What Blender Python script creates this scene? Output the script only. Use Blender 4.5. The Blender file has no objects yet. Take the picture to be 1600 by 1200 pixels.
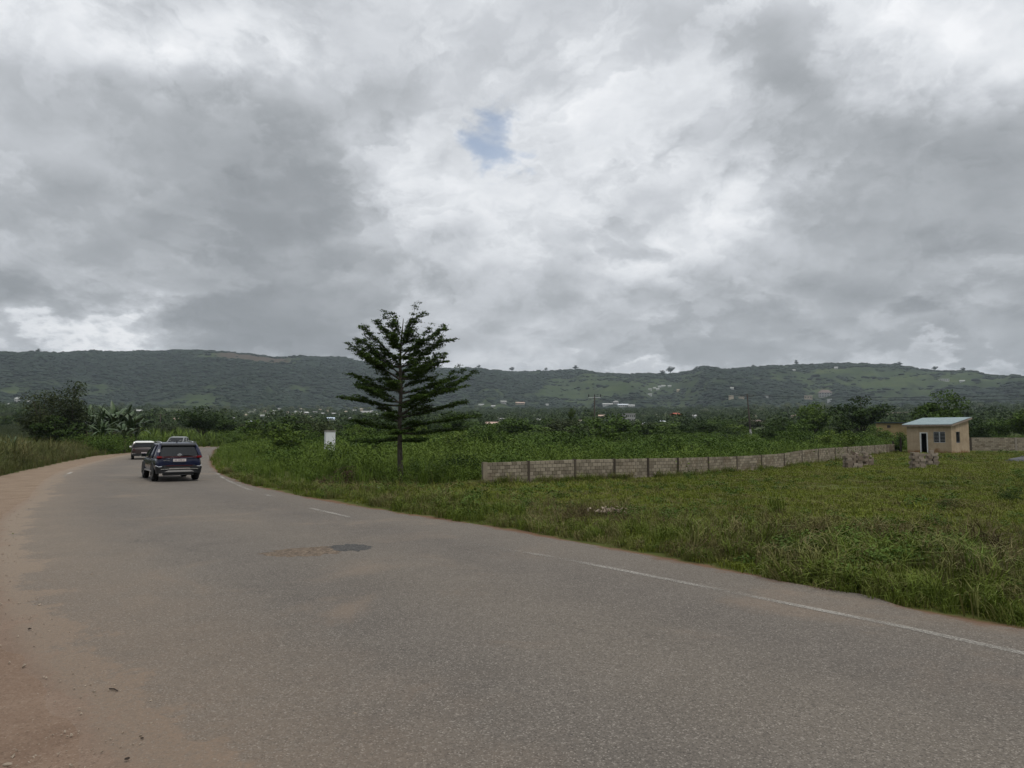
import bpy, math, random
import numpy as np
from mathutils import Vector, Matrix

random.seed(7)
RNG = np.random.default_rng(11)
SC = bpy.context.scene
COL = SC.collection
R = math.radians

# ------------------------------------------------------------------ camera
F_PX = 1109.0                      # focal length in pixels of the 1600 px wide photograph
CAM_H = 2.2
PITCH = math.atan(76 / F_PX)
cam_data = bpy.data.cameras.new('camera')
cam_data.sensor_width = 36
cam_data.lens = F_PX * 36 / 1600
cam_data.clip_start = 0.1
cam_data.clip_end = 20000
cam = bpy.data.objects.new('camera', cam_data)
cam.location = (0, 0, CAM_H)
cam.rotation_euler = (math.pi / 2 + PITCH, 0, 0)
COL.objects.link(cam)
SC.camera = cam
CP, SP = math.cos(PITCH), math.sin(PITCH)


def ray(x, y):
    u, v = (x - 800) / F_PX, (600 - y) / F_PX
    return u, CP - SP * v, SP + CP * v


def gp(x, y, z=0.0):
    """ground point seen at pixel (x, y) of the photograph"""
    u, a, b = ray(x, y)
    t = (z - CAM_H) / b
    return Vector((u * t, a * t, z))


def at(x, y, D):
    u, a, b = ray(x, y)
    t = D / a
    return Vector((u * t, D, CAM_H + b * t))


def proj(X, Y, Z):
    dz = Z - CAM_H
    d = Y * CP + dz * SP
    v = -Y * SP + dz * CP
    d = np.where(d > 0.05, d, 0.05)
    return 800 + F_PX * X / d, 600 - F_PX * v / d


# ------------------------------------------------------------------ sun, world, exposure
SUN_EL, SUN_AZ = R(62), R(135)     # azimuth clockwise from +Y: high, behind and to the right
sun_d = bpy.data.lights.new('sun', 'SUN')
sun_d.energy = 1.5
sun_d.angle = R(11)
sun_d.color = (1.0, 0.965, 0.9)
sun = bpy.data.objects.new('sun', sun_d)
sdir = Vector((math.sin(SUN_AZ) * math.cos(SUN_EL), math.cos(SUN_AZ) * math.cos(SUN_EL), math.sin(SUN_EL)))
sun.rotation_euler = (-sdir).to_track_quat('-Z', 'Y').to_euler()
sun.location = (20, -20, 60)
COL.objects.link(sun)

SC.view_settings.view_transform = 'Standard'
SC.view_settings.look = 'None'
SC.view_settings.exposure = 0.0
SC.view_settings.gamma = 1.0
SC.view_settings.use_curve_mapping = False
SC.render.engine = 'CYCLES'
cy = SC.cycles
cy.use_denoising = True
cy.max_bounces = 5
cy.diffuse_bounces = 3
cy.glossy_bounces = 2
cy.transmission_bounces = 3
cy.volume_bounces = 0
cy.transparent_max_bounces = 6
cy.caustics_reflective = False
cy.caustics_refractive = False


class NT:
    """short hand for building node trees"""
    def __init__(s, tree):
        s.t = tree
        s.n = tree.nodes
        s.l = tree.links

    def new(s, typ, **kw):
        n = s.n.new(typ)
        for k, v in kw.items():
            setattr(n, k, v)
        return n

    def put(s, sock, v):
        if isinstance(v, bpy.types.NodeSocket):
            s.l.new(v, sock)
        elif v is not None:
            sock.default_value = v

    def math(s, op, a, b=None, c=None, clamp=False):
        n = s.new('ShaderNodeMath', operation=op, use_clamp=clamp)
        s.put(n.inputs[0], a)
        s.put(n.inputs[1], b)
        s.put(n.inputs[2], c)
        return n.outputs[0]

    def vmath(s, op, a, b=None):
        n = s.new('ShaderNodeVectorMath', operation=op)
        s.put(n.inputs[0], a)
        s.put(n.inputs[1], b)
        return n.outputs['Value'] if op in ('LENGTH', 'DOT_PRODUCT') else n.outputs[0]

    def noise(s, vec, scale, detail=4, rough=0.55, dist=0.0, col=False, dim='3D'):
        n = s.new('ShaderNodeTexNoise', noise_dimensions=dim)
        s.put(n.inputs['Vector'], vec)
        n.inputs['Scale'].default_value = scale
        n.inputs['Detail'].default_value = detail
        n.inputs['Roughness'].default_value = rough
        n.inputs['Distortion'].default_value = dist
        return n.outputs['Color' if col else 'Fac']

    def range(s, v, a, b, c=0.0, d=1.0, smooth=False):
        n = s.new('ShaderNodeMapRange')
        n.interpolation_type = 'SMOOTHSTEP' if smooth else 'LINEAR'
        n.clamp = True
        s.put(n.inputs['Value'], v)
        for k, q in zip(('From Min', 'From Max', 'To Min', 'To Max'), (a, b, c, d)):
            s.put(n.inputs[k], q)
        return n.outputs['Result']

    def mix(s, f, a, b, blend='MIX'):
        n = s.new('ShaderNodeMix', data_type='RGBA', blend_type=blend)
        s.put(n.inputs[0], f)
        s.put(n.inputs[6], a if not isinstance(a, tuple) else (*a, 1)[:4])
        s.put(n.inputs[7], b if not isinstance(b, tuple) else (*b, 1)[:4])
        return n.outputs[2]

    def ramp(s, f, stops, interp='LINEAR'):
        n = s.new('ShaderNodeValToRGB')
        cr = n.color_ramp
        cr.interpolation = interp
        while len(cr.elements) < len(stops):
            cr.elements.new(0.5)
        for e, (p, c) in zip(cr.elements, stops):
            e.position = p
            e.color = (*c, 1)
        s.put(n.inputs[0], f)
        return n.outputs[0]

    def attr(s, name, out='Fac'):
        n = s.new('ShaderNodeAttribute', attribute_name=name)
        return n.outputs[out]


world = bpy.data.worlds.new('World')
SC.world = world
world.use_nodes = True
W = NT(world.node_tree)
W.n.clear()
SKY_STRENGTH = 0.1
sky = W.new('ShaderNodeTexSky', sky_type='NISHITA', sun_disc=False)
sky.sun_elevation = SUN_EL
sky.sun_rotation = SUN_AZ
sky.air_density = 1.0
sky.dust_density = 1.0
tc = W.new('ShaderNodeTexCoord')
DIR = tc.outputs['Generated']
sx = W.new('ShaderNodeSeparateXYZ')
W.put(sx.inputs[0], DIR)
dx, dy, dz = sx.outputs
az = W.math('ARCTAN2', dx, dy)
el = W.math('ARCSINE', dz)
# cloud-plane coordinates: clouds shrink and flatten towards the horizon
den = W.math('ADD', W.math('MAXIMUM', dz, 0.0), 0.42)
cpx = W.math('DIVIDE', dx, den)
cpy = W.math('DIVIDE', dy, den)
cb = W.new('ShaderNodeCombineXYZ')
W.put(cb.inputs[0], cpx)
W.put(cb.inputs[1], cpy)
CPV = cb.outputs[0]
wc = W.noise(CPV, 2.4, 4, 0.55, 0.0, col=True, dim='2D')
wv = W.vmath('MULTIPLY', W.vmath('SUBTRACT', wc, (0.5, 0.5, 0.5)), (0.34, 0.26, 0))
wc2 = W.noise(CPV, 11, 6, 0.62, 0.0, col=True, dim='2D')
wv2 = W.vmath('MULTIPLY', W.vmath('SUBTRACT', wc2, (0.5, 0.5, 0.5)), (0.13, 0.11, 0))
wv = W.vmath('ADD', wv, wv2)
ae = W.new('ShaderNodeCombineXYZ')
W.put(ae.inputs[0], az)
W.put(ae.inputs[1], el)
AE = W.vmath('ADD', ae.outputs[0], wv)


def px_azel(x, y):
    a, b, c = ray(x, y)
    n = math.sqrt(a * a + b * b + c * c)
    return math.atan2(a, b), math.asin(c / n)


def blob(x, y, rx, ry, amp, vec=None):
    a, e = px_azel(x, y)
    d = W.vmath('SUBTRACT', vec or AE, (a, e, 0))
    d = W.vmath('MULTIPLY', d, (F_PX / rx / 1.35, F_PX / ry / 1.35, 0))
    return W.range(W.vmath('LENGTH', d), 0.0, 1.0, amp, 0.0, smooth=True)


BLOBS = [(430, 300, 330, 170, .42), (330, 420, 360, 110, .28), (130, 330, 230, 110, .12), (180, 170, 270, 140, .14),
         (480, 510, 190, 50, .26), (1240, 180, 220, 150, .38), (1430, 330, 330, 140, .38), (1540, 440, 260, 90, .2),
         (1180, 490, 520, 65, .24), (1250, 545, 420, 28, .14), (900, 460, 190, 80, .12), (110, 470, 240, 55, .22),
         (620, 130, 130, 60, .1), (1080, 40, 200, 60, .08), (660, 520, 160, 40, .12),
         (370, 70, 130, 60, -.26), (500, 180, 180, 60, -.2), (690, 290, 180, 120, -.34), (610, 400, 90, 50, -.2),
         (1140, 300, 140, 75, -.38), (860, 120, 280, 140, -.14), (1540, 60, 200, 110, -.30), (1370, 130, 90, 60, -.14),
         (130, 15, 190, 55, -.16), (990, 572, 90, 16, -.25), (60, 548, 160, 18, -.2), (240, 560, 170, 22, -.22),
         (1590, 562, 110, 16, -.22), (60, 245, 160, 60, -.12), (1480, 490, 140, 40, -.14), (1000, 380, 160, 60, -.1)]
f = W.math('ADD', 0.40, W.math('MULTIPLY', W.math('SUBTRACT', W.noise(CPV, 2.0, 8, 0.55, 0.4, dim='2D'), 0.5), 0.46))
# billows lit from above: density now minus density a little higher up
CW = W.vmath('ADD', CPV, W.vmath('MULTIPLY', wv2, (0.7, 0.7, 0)))


def density(v):
    vr = W.new('ShaderNodeTexVoronoi', feature='F1', voronoi_dimensions='2D')
    W.put(vr.inputs['Vector'], v)
    vr.inputs['Scale'].default_value = 3.9
    vr.inputs['Detail'].default_value = 1.5
    vr.inputs['Roughness'].default_value = 0.5
    return W.math('ADD', W.math('MULTIPLY', W.noise(v, 2.7, 7, 0.56, dim='2D'), 1.0), W.math('MULTIPLY', vr.outputs['Distance'], -0.35))


lit = W.math('SUBTRACT', density(CW), density(W.vmath('ADD', CW, (0.014, 0.065, 0.0))))
f = W.math('SUBTRACT', f, W.math('MULTIPLY', lit, 0.55))
for sc_, off, dark in ((1.7, 3.1, .11), (3.4, 9.7, .055)):
    n = W.noise(W.vmath('ADD', CW, (off, off * .7, 0)), sc_, 10, 0.60, 0.35, dim='2D')
    inside = W.range(n, 0.49, 0.575, 0, 1, smooth=True)
    rim = W.math('MULTIPLY', W.range(n, 0.40, 0.50, 0, 1, smooth=True), W.math('SUBTRACT', 1.0, inside))
    f = W.math('ADD', f, W.math('SUBTRACT', W.math('MULTIPLY', inside, dark), W.math('MULTIPLY', rim, dark * .8)))
f = W.math('ADD', f, 0.015)
for b in BLOBS:
    f = W.math('ADD', f, blob(*b))
f = W.math('SUBTRACT', f, W.range(el, R(26), R(55), 0.0, 0.17, smooth=True))
cloud = W.ramp(W.math('MULTIPLY', f, 0.82), [(0.0, (.95, .965, .99)), (0.164, (.79, .815, .85)), (0.344, (.60, .625, .662)), (0.557, (.425, .448, .475)), (0.78, (.315, .335, .358)), (1.0, (.245, .262, .28))])
gapn = W.noise(CPV, 5.5, 8, 0.62, 0.8, dim='2D')
AEG = W.vmath('ADD', ae.outputs[0], W.vmath('MULTIPLY', wv2, (0.8, 0.8, 0)))
gap = W.math('ADD', blob(768, 222, 66, 74, 1.0, AEG), W.math('MULTIPLY', W.math('SUBTRACT', gapn, 0.5), 1.5))
gap = W.math('MULTIPLY', W.range(gap, 0.30, 1.0, 0, 0.66, smooth=True), W.range(blob(768, 222, 120, 125, 1.0, AEG), 0.05, 0.5))
cl10 = W.vmath('MULTIPLY', cloud, (1 / SKY_STRENGTH,) * 3)
skyc = W.mix(gap, cl10, W.vmath('MULTIPLY', sky.outputs[0], (1.55, 1.5, 1.45)))
bg = W.new('ShaderNodeBackground')
W.put(bg.inputs[0], skyc)
bg.inputs[1].default_value = SKY_STRENGTH
wo = W.new('ShaderNodeOutputWorld')
W.put(wo.inputs[0], bg.outputs[0])

# ------------------------------------------------------------------ numpy noise, curves, zones


def _hash(ix, iy, seed):
    h = (ix.astype(np.int64) * 374761393 + iy.astype(np.int64) * 668265263 + seed * 974634777) & 0xFFFFFFFF
    h = ((h ^ (h >> 13)) * 1274126177) & 0xFFFFFFFF
    return ((h ^ (h >> 16)) & 0xFFFFFF) / float(0xFFFFFF)


def vnoise(x, y, seed=0):
    ix, iy = np.floor(x), np.floor(y)
    fx, fy = x - ix, y - iy
    fx, fy = fx * fx * fx * (fx * (fx * 6 - 15) + 10), fy * fy * fy * (fy * (fy * 6 - 15) + 10)
    a, b = _hash(ix, iy, seed), _hash(ix + 1, iy, seed)
    c, d = _hash(ix, iy + 1, seed), _hash(ix + 1, iy + 1, seed)
    return (a * (1 - fx) + b * fx) * (1 - fy) + (c * (1 - fx) + d * fx) * fy


def fbm(x, y, oct=4, seed=0):
    s, a, t = 0, 1.0, 0
    for i in range(oct):
        s = s + a * vnoise(x * 2 ** i, y * 2 ** i, seed + i * 17)
        t += a
        a *= 0.5
    return s / t


def smooth(t):
    t = np.clip(t, 0, 1)
    return t * t * (3 - 2 * t)


def catmull(pts, n=8):
    P = [np.array(p, float) for p in pts]
    P = [2 * P[0] - P[1]] + P + [2 * P[-1] - P[-2]]
    out = []
    for i in range(1, len(P) - 2):
        for k in range(n):
            t = k / n
            out.append(0.5 * ((2 * P[i]) + (P[i + 1] - P[i - 1]) * t + (2 * P[i - 1] - 5 * P[i] + 4 * P[i + 1] - P[i + 2]) * t * t
                              + (3 * P[i] - P[i - 1] - 3 * P[i + 1] + P[i + 2]) * t ** 3))
    out.append(P[-2])
    return np.array(out)


# left and right asphalt edges, paired, from behind the camera to the far bend
RIGHT_PX = [(1600, 985), (1300, 925), (1000, 868), (800, 830), (640, 805), (520, 785), (440, 770), (380, 755), (343, 740),
            (329, 725), (332, 712), (345, 701)]
RE = [(34, -9), (20, -2.5), (12.5, 2.4)] + [tuple(gp(*p).xy) for p in RIGHT_PX] + [(-34, 104), (-20, 113), (5, 124)]
LE = [(22, -17), (9, -9), (3.0, -2.0), (-2.8, 4.65), (-5.4, 7.5), (-7.6, 10.2), (-9.6, 12.9), (-11.3, 15.4), (-13.2, 18.2),
      (-16.4, 24), (-21.2, 32), (-26.5, 42), (-33.5, 58), (-40.5, 76), (-46.5, 97), (-44, 110), (-31, 121), (0, 136)]
assert len(LE) == len(RE), (len(LE), len(RE))
REC, LEC = catmull(RE, 8), catmull(LE, 8)
ROADPOLY = np.vstack([LEC, REC[::-1]])
# where the roadside grass begins on the left, as seen along each ray from the camera
GL_X = [-400, -200, 0, 50, 100, 150, 210, 280, 352, 420]
GL_Y = [860, 790, 744, 733, 722, 712.5, 706.5, 699.5, 696, 695]
# where tall growth begins on the right (weeds, then the block wall)
FX = [300, 333, 338, 345, 380, 440, 500, 560, 620, 700, 755, 1057, 1200, 1303, 1366, 1401, 1416, 1510, 1600, 1800]
FY = [698, 702, 716, 732, 747, 757, 764, 766, 760, 758, 756, 745, 732.5, 720.5, 710, 705.5, 705, 703, 703, 703]


def in_poly(X, Y, P):
    ins = np.zeros(X.shape, bool)
    j = len(P) - 1
    for i in range(len(P)):
        xi, yi, xj, yj = P[i, 0], P[i, 1], P[j, 0], P[j, 1]
        if yi != yj:
            c = ((yi > Y) != (yj > Y)) & (X < (xj - xi) * (Y - yi) / (yj - yi) + xi)
            ins ^= c
        j = i
    return ins


def dist_line(X, Y, P):
    d = np.full(X.shape, 1e9)
    for i in range(len(P) - 1):
        ax, ay, bx, by = *P[i], *P[i + 1]
        vx, vy = bx - ax, by - ay
        t = np.clip(((X - ax) * vx + (Y - ay) * vy) / (vx * vx + vy * vy), 0, 1)
        d = np.minimum(d, np.hypot(X - ax - t * vx, Y - ay - t * vy))
    return d


def road_signed(X, Y):
    """distance to the road edge, negative on the asphalt; and True where the left edge is the nearer"""
    dl, dr = dist_line(X, Y, LEC), dist_line(X, Y, REC)
    d = np.minimum(dl, dr)
    return np.where(in_poly(X, Y, ROADPOLY), -d, d), dl < dr, dl, dr


RZ_R = [0, 140, 400, 800, 1250, 1600, 6000]
RZ_Z = [0, 0, 6.5, 20, 42, 55, 60]


def zplain(X, Y):
    r = np.hypot(X, Y)
    z = np.interp(r, RZ_R, RZ_Z)
    far = smooth((r - 150) / 300)
    z = z + far * (fbm(X / 160, Y / 160, 4, 5) - 0.5) * np.clip(r / 110, 0, 9)
    z = z + smooth((r - 6) / 14) * (fbm(X / 2.3, Y / 2.3, 3, 9) - 0.5) * 0.10
    return z


# ridge line of the hills: photograph pixel -> direction
RIDGE = [(-500, 575), (-250, 566), (0, 560), (100, 556), (220, 551), (300, 553), (350, 556), (400, 562), (431, 563), (470, 561),
         (530, 561), (560, 565), (620, 573), (680, 578), (740, 579), (800, 581), (860, 582), (950, 584), (1020, 587), (1045, 585),
         (1100, 581), (1160, 576), (1205, 573), (1250, 572), (1290, 574), (1400, 578), (1460, 582), (1520, 586), (1600, 591),
         (1800, 597), (2200, 600)]
RAZ = [math.atan2(ray(x, 620)[0], ray(x, 620)[1]) for x, y in RIDGE]
RTE = [ray(x, y)[2] / math.hypot(*ray(x, y)[:2]) for x, y in RIDGE]
HR0 = 1150.0


def hill_z(X, Y):
    r = np.hypot(X, Y)
    a = np.arctan2(X, Y)
    te = np.interp(a, RAZ, RTE)
    back = smooth((np.abs(a) - R(50)) / R(40))
    te = te * (1 - back) + 0.055 * back
    rr = 2450 + 320 * (fbm(a * 3.1 + 7, a * 0, 2, 31) - 0.5) * 2
    zr = CAM_H + te * rr
    zf = np.interp(HR0, RZ_R, RZ_Z)
    t = (r - HR0) / (rr - HR0)
    # long foot, steeper middle, rounded top
    s = 0.30 * smooth(np.clip(t, 0, 1)) + 0.70 * smooth(np.clip((t - 0.18) / 0.82, 0, 1)) ** 1.05
    spur = (fbm(a * 16 + 0.0008 * r, r / 900, 4, 41) - 0.5)
    bump = np.clip(t, 0, 1) * np.clip(1.02 - t, 0, 1) * 5
    z = zf + (zr - zf) * s + spur * 70 * bump + (fbm(X / 90, Y / 90, 3, 43) - 0.5) * 14 * np.clip(t * 3, 0, 1) * np.clip(1.06 - t, 0, 1)
    over = np.clip(t - 1, 0, None)
    z = np.where(t > 1, zr - over * (zr - zf) * 0.55, z)
    return np.where(t < 0, zf - 14, np.maximum(z, zf - 14) - 5 * smooth(1 - t * 14))


def zfar(X, Y):
    X, Y = np.asarray(X, float), np.asarray(Y, float)
    return np.where(np.hypot(X, Y) > HR0, np.maximum(hill_z(X, Y), zplain(X, Y)), zplain(X, Y))


def hit(x, y, r0=120.0, r1=4200.0):
    """where the ray of a pixel first meets the terrain"""
    u, a, b = ray(x, y)
    h = math.hypot(u, a)
    rs = np.geomspace(r0, r1, 1500)
    t = rs / h
    z = zfar(u * t, a * t)
    k = np.nonzero(CAM_H + b * t <= z)[0]
    i = k[0] if len(k) else 900
    return Vector((u * t[i], a * t[i], float(z[i]))), float(rs[i])


# ------------------------------------------------------------------ object helpers


def tag(o, label=None, cat=None, group=None, kind=None):
    if label: o['label'] = label
    if cat: o['category'] = cat
    if group: o['group'] = group
    if kind: o['kind'] = kind
    return o


def link(name, data, parent=None, loc=None, rz=None):
    o = bpy.data.objects.new(name, data)
    COL.objects.link(o)
    if parent is not None: o.parent = parent
    if loc is not None: o.location = loc
    if rz is not None: o.rotation_euler = (0, 0, rz)
    return o


def thing(name, label, cat, loc, rz=0.0, group=None):
    return tag(link(name, None, None, loc, rz), label, cat, group)


def copy_thing(root, loc, rz, label, scale=1.0, group=None):
    r = root.copy()
    COL.objects.link(r)
    r.location = loc
    r.rotation_euler = (0, 0, rz)
    r.scale = (scale,) * 3 if not isinstance(scale, tuple) else scale
    r['label'] = label
    if group: r['group'] = group
    for ch in list(root.children):
        c = ch.copy()
        COL.objects.link(c)
        c.parent = r
        for g in ch.children:
            d = g.copy()
            COL.objects.link(d)
            d.parent = c
    return r


class MB:
    def __init__(s):
        s.v, s.f, s.m, s.k = [], [], [], 0

    def add(s, verts, faces, mat=0):
        verts = np.asarray(verts, float).reshape(-1, 3)
        s.v.append(verts)
        k = s.k
        if isinstance(faces, np.ndarray):
            s.f += (faces + k).tolist()
        else:
            s.f += [[i + k for i in q] for q in faces]
        s.m += [mat] * len(faces)
        s.k += len(verts)
        return s

    def box(s, c, size, rz=0.0, mat=0, M=None, taper=1.0):
        x, y, z = (q / 2 for q in size)
        v = np.array([(-x, -y, -z), (x, -y, -z), (x, y, -z), (-x, y, -z), (-x * taper, -y * taper, z), (x * taper, -y * taper, z),
                      (x * taper, y * taper, z), (-x * taper, y * taper, z)])
        if rz:
            c_, s_ = math.cos(rz), math.sin(rz)
            v = v @ np.array([[c_, s_, 0], [-s_, c_, 0], [0, 0, 1]])
        if M is not None:
            v = v @ np.array(M).T
        return s.add(v + np.array(c), [[3, 2, 1, 0], [4, 5, 6, 7], [0, 1, 5, 4], [1, 2, 6, 5], [2, 3, 7, 6], [3, 0, 4, 7]], mat)

    def tube(s, pts, rad, n=6, mat=0, cap=True):
        pts = [Vector(p) for p in pts]
        if not hasattr(rad, '__len__'): rad = [rad] * len(pts)
        vs, fs = [], []
        for i, p in enumerate(pts):
            d = (pts[min(i + 1, len(pts) - 1)] - pts[max(i - 1, 0)]).normalized()
            a = d.cross(Vector((0.13, 1, 0.07)) if abs(d.y) < 0.9 else Vector((1, 0.1, 0))).normalized()
            b = d.cross(a)
            for k in range(n):
                t = 2 * math.pi * k / n
                vs.append(p + (a * math.cos(t) + b * math.sin(t)) * rad[i])
        for i in range(len(pts) - 1):
            for k in range(n):
                q = (k + 1) % n
                fs.append([i * n + k, i * n + q, (i + 1) * n + q, (i + 1) * n + k])
        if cap:
            fs.append(list(range(n))[::-1])
            fs.append([(len(pts) - 1) * n + k for k in range(n)])
        return s.add([tuple(v) for v in vs], fs, mat)

    def lathe(s, prof, n=20, axis='x', mat=0, off=(0, 0, 0)):
        vs, fs = [], []
        for a, r in prof:
            for k in range(n):
                t = 2 * math.pi * k / n
                q = (a, r * math.cos(t), r * math.sin(t)) if axis == 'x' else (r * math.cos(t), r * math.sin(t), a) if axis == 'z' else (r * math.cos(t), a, r * math.sin(t))
                vs.append((q[0] + off[0], q[1] + off[1], q[2] + off[2]))
        for i in range(len(prof) - 1):
            for k in range(n):
                q = (k + 1) % n
                fs.append([i * n + k, i * n + q, (i + 1) * n + q, (i + 1) * n + k])
        return s.add(vs, fs, mat)

    def loft(s, rings, mat=0, caps=True):
        n = len(rings[0])
        vs = [p for r in rings for p in r]
        fs = []
        for i in range(len(rings) - 1):
            for k in range(n):
                q = (k + 1) % n
                fs.append([i * n + k, i * n + q, (i + 1) * n + q, (i + 1) * n + k])
        if caps:
            fs.append(list(range(n))[::-1])
            fs.append([(len(rings) - 1) * n + k for k in range(n)])
        return s.add(vs, fs, mat)

    def arrays(s):
        return np.vstack(s.v), s.f, s.m

    def mesh(s, name, mats, smooth=False):
        me = bpy.data.meshes.new(name)
        me.from_pydata(np.vstack(s.v).tolist(), [], s.f)
        for m in (mats if isinstance(mats, (list, tuple)) else [mats]):
            me.materials.append(m)
        me.polygons.foreach_set('material_index', s.m)
        if smooth:
            me.polygons.foreach_set('use_smooth', [True] * len(s.f))
        me.update()
        return me

    def build(s, name, mats, parent=None, smooth=False, loc=None, rz=None):
        return link(name, s.mesh(name, mats, smooth), parent, loc, rz)


def recalc(o):
    import bmesh
    bm = bmesh.new()
    bm.from_mesh(o.data)
    bmesh.ops.recalc_face_normals(bm, faces=bm.faces)
    bm.to_mesh(o.data)
    bm.free()
    return o


def set_attr(me, name, arr, typ='FLOAT', domain='POINT'):
    a = me.attributes.new(name, typ, domain)
    if typ == 'FLOAT_VECTOR':
        a.data.foreach_set('vector', np.asarray(arr, np.float32).ravel())
    else:
        a.data.foreach_set('value', np.asarray(arr).ravel())


# ------------------------------------------------------------------ materials


def mat(name, color=None, rough=0.8, spec=0.3, metal=0.0, build=None, bump=None):
    m = bpy.data.materials.new(name)
    m.use_nodes = True
    nt = NT(m.node_tree)
    p = nt.n['Principled BSDF']
    p.inputs['Roughness'].default_value = rough
    p.inputs['Specular IOR Level'].default_value = spec
    p.inputs['Metallic'].default_value = metal
    if color: p.inputs['Base Color'].default_value = (*color, 1)
    if build:
        c = build(nt, p)
        if c is not None: nt.put(p.inputs['Base Color'], c)
    return m


def obj_co(nt):
    return nt.new('ShaderNodeTexCoord').outputs['Object']


def geo_co(nt):
    return nt.new('ShaderNodeNewGeometry').outputs['Position']


def rnd(nt):
    return nt.new('ShaderNodeObjectInfo').outputs['Random']


def add_bump(nt, p, h, strength=0.3, dist=0.02):
    b = nt.new('ShaderNodeBump')
    b.inputs['Strength'].default_value = strength
    b.inputs['Distance'].default_value = dist
    nt.put(b.inputs['Height'], h)
    nt.put(p.inputs['Normal'], b.outputs[0])


def leaf_mat(name, dark, mid, light, dry=None, scale=0.25, rough=0.65, spec=0.08):
    def b(nt, p):
        r = rnd(nt)
        co = geo_co(nt)
        wide = nt.noise(co, 0.055, 3, 0.6) if dry else None
        n = nt.noise(co, scale, 3, 0.6)
        n2 = nt.noise(co, 9.0, 2, 0.6)
        v = nt.math('ADD', nt.math('MULTIPLY', n, 0.6), nt.math('ADD', nt.math('MULTIPLY', r, 0.25), nt.math('MULTIPLY', n2, 0.35)))
        c = nt.ramp(v, [(0.30, dark), (0.58, mid), (0.85, light)])
        if dry:
            n3 = nt.noise(co, 0.45, 4, 0.65)
            q = nt.math('ADD', nt.math('MULTIPLY', n3, 0.75), nt.math('MULTIPLY', r, 0.35))
            c = nt.mix(nt.range(q, 0.50, 0.76, 0, 0.85, True), c, dry)
            c = nt.mix(nt.range(wide, 0.42, 0.62, 0.35, 0.0), c, nt.mix(1.0, c, (.62, .66, .6), 'MULTIPLY'))
        return c
    return mat(name, None, rough, spec, build=b)


M = {}
M['leaf_dark'] = leaf_mat('leaf_dark', (0.020, 0.036, 0.010), (0.034, 0.058, 0.014), (0.056, 0.086, 0.020))
M['leaf_hero'] = leaf_mat('leaf_hero', (0.031, 0.056, 0.011), (0.050, 0.086, 0.015), (0.097, 0.138, 0.025), scale=0.9)
M['leaf_mid'] = leaf_mat('leaf_mid', (0.041, 0.073, 0.014), (0.065, 0.108, 0.020), (0.102, 0.152, 0.030))
M['leaf_light'] = leaf_mat('leaf_light', (0.062, 0.100, 0.016), (0.094, 0.140, 0.024), (0.135, 0.185, 0.038))
M['leaf_olive'] = leaf_mat('leaf_olive', (0.030, 0.041, 0.017), (0.047, 0.060, 0.024), (0.068, 0.083, 0.032))
M['banana'] = leaf_mat('banana_leaf', (0.030, 0.056, 0.018), (0.044, 0.080, 0.024), (0.075, 0.113, 0.036), scale=0.6, rough=0.4, spec=0.4)
M['lawn'] = leaf_mat('lawn_grass', (0.115, 0.143, 0.017), (0.148, 0.178, 0.023), (0.187, 0.214, 0.036), dry=(.175, .145, .066), scale=0.12)
M['verge'] = leaf_mat('verge_grass', (0.080, 0.112, 0.018), (0.114, 0.151, 0.024), (0.162, 0.191, 0.040), dry=(.185, .150, .075), scale=0.3)
M['reed'] = leaf_mat('reed_grass', (0.060, 0.098, 0.014), (0.092, 0.138, 0.020), (0.130, 0.180, 0.034), scale=0.08)
M['roadside'] = leaf_mat('roadside_grass', (0.070, 0.086, 0.026), (0.107, 0.120, 0.039), (0.150, 0.153, 0.057), dry=(.15, .122, .056), scale=0.2)
M['hay'] = leaf_mat('dry_stalk', (.062, .050, .022), (.105, .086, .038), (.165, .138, .068), scale=0.8, rough=0.8)
M['husk'] = leaf_mat('pale_husk', (.17, .130, .095), (.25, .20, .15), (.33, .27, .21), scale=1.5, rough=0.8)
M['twig'] = leaf_mat('dead_twig', (.045, .030, .020), (.075, .052, .034), (.12, .088, .058), scale=1.5, rough=0.85)
M['canopy_far'] = leaf_mat('canopy_far', (0.010, 0.020, 0.013), (0.016, 0.030, 0.016), (0.028, 0.044, 0.020), scale=0.004)
M['village_leaf'] = leaf_mat('village_leaf', (0.028, 0.048, 0.018), (0.046, 0.070, 0.024), (0.072, 0.100, 0.034), scale=0.02)
M['palm'] = leaf_mat('palm_leaf', (.050, .066, .036), (.075, .092, .050), (.11, .125, .075), scale=0.05)
M['bark'] = mat('bark', rough=0.9, build=lambda nt, p: nt.ramp(nt.noise(obj_co(nt), 9, 5, 0.6), [(.3, (.038, .032, .024)), (.7, (.095, .080, .062))]))
M['stem'] = mat('banana_stem', rough=0.7, build=lambda nt, p: nt.ramp(nt.noise(obj_co(nt), 4, 4, 0.6), [(.3, (.05, .055, .025)), (.7, (.13, .12, .06))]))


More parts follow.
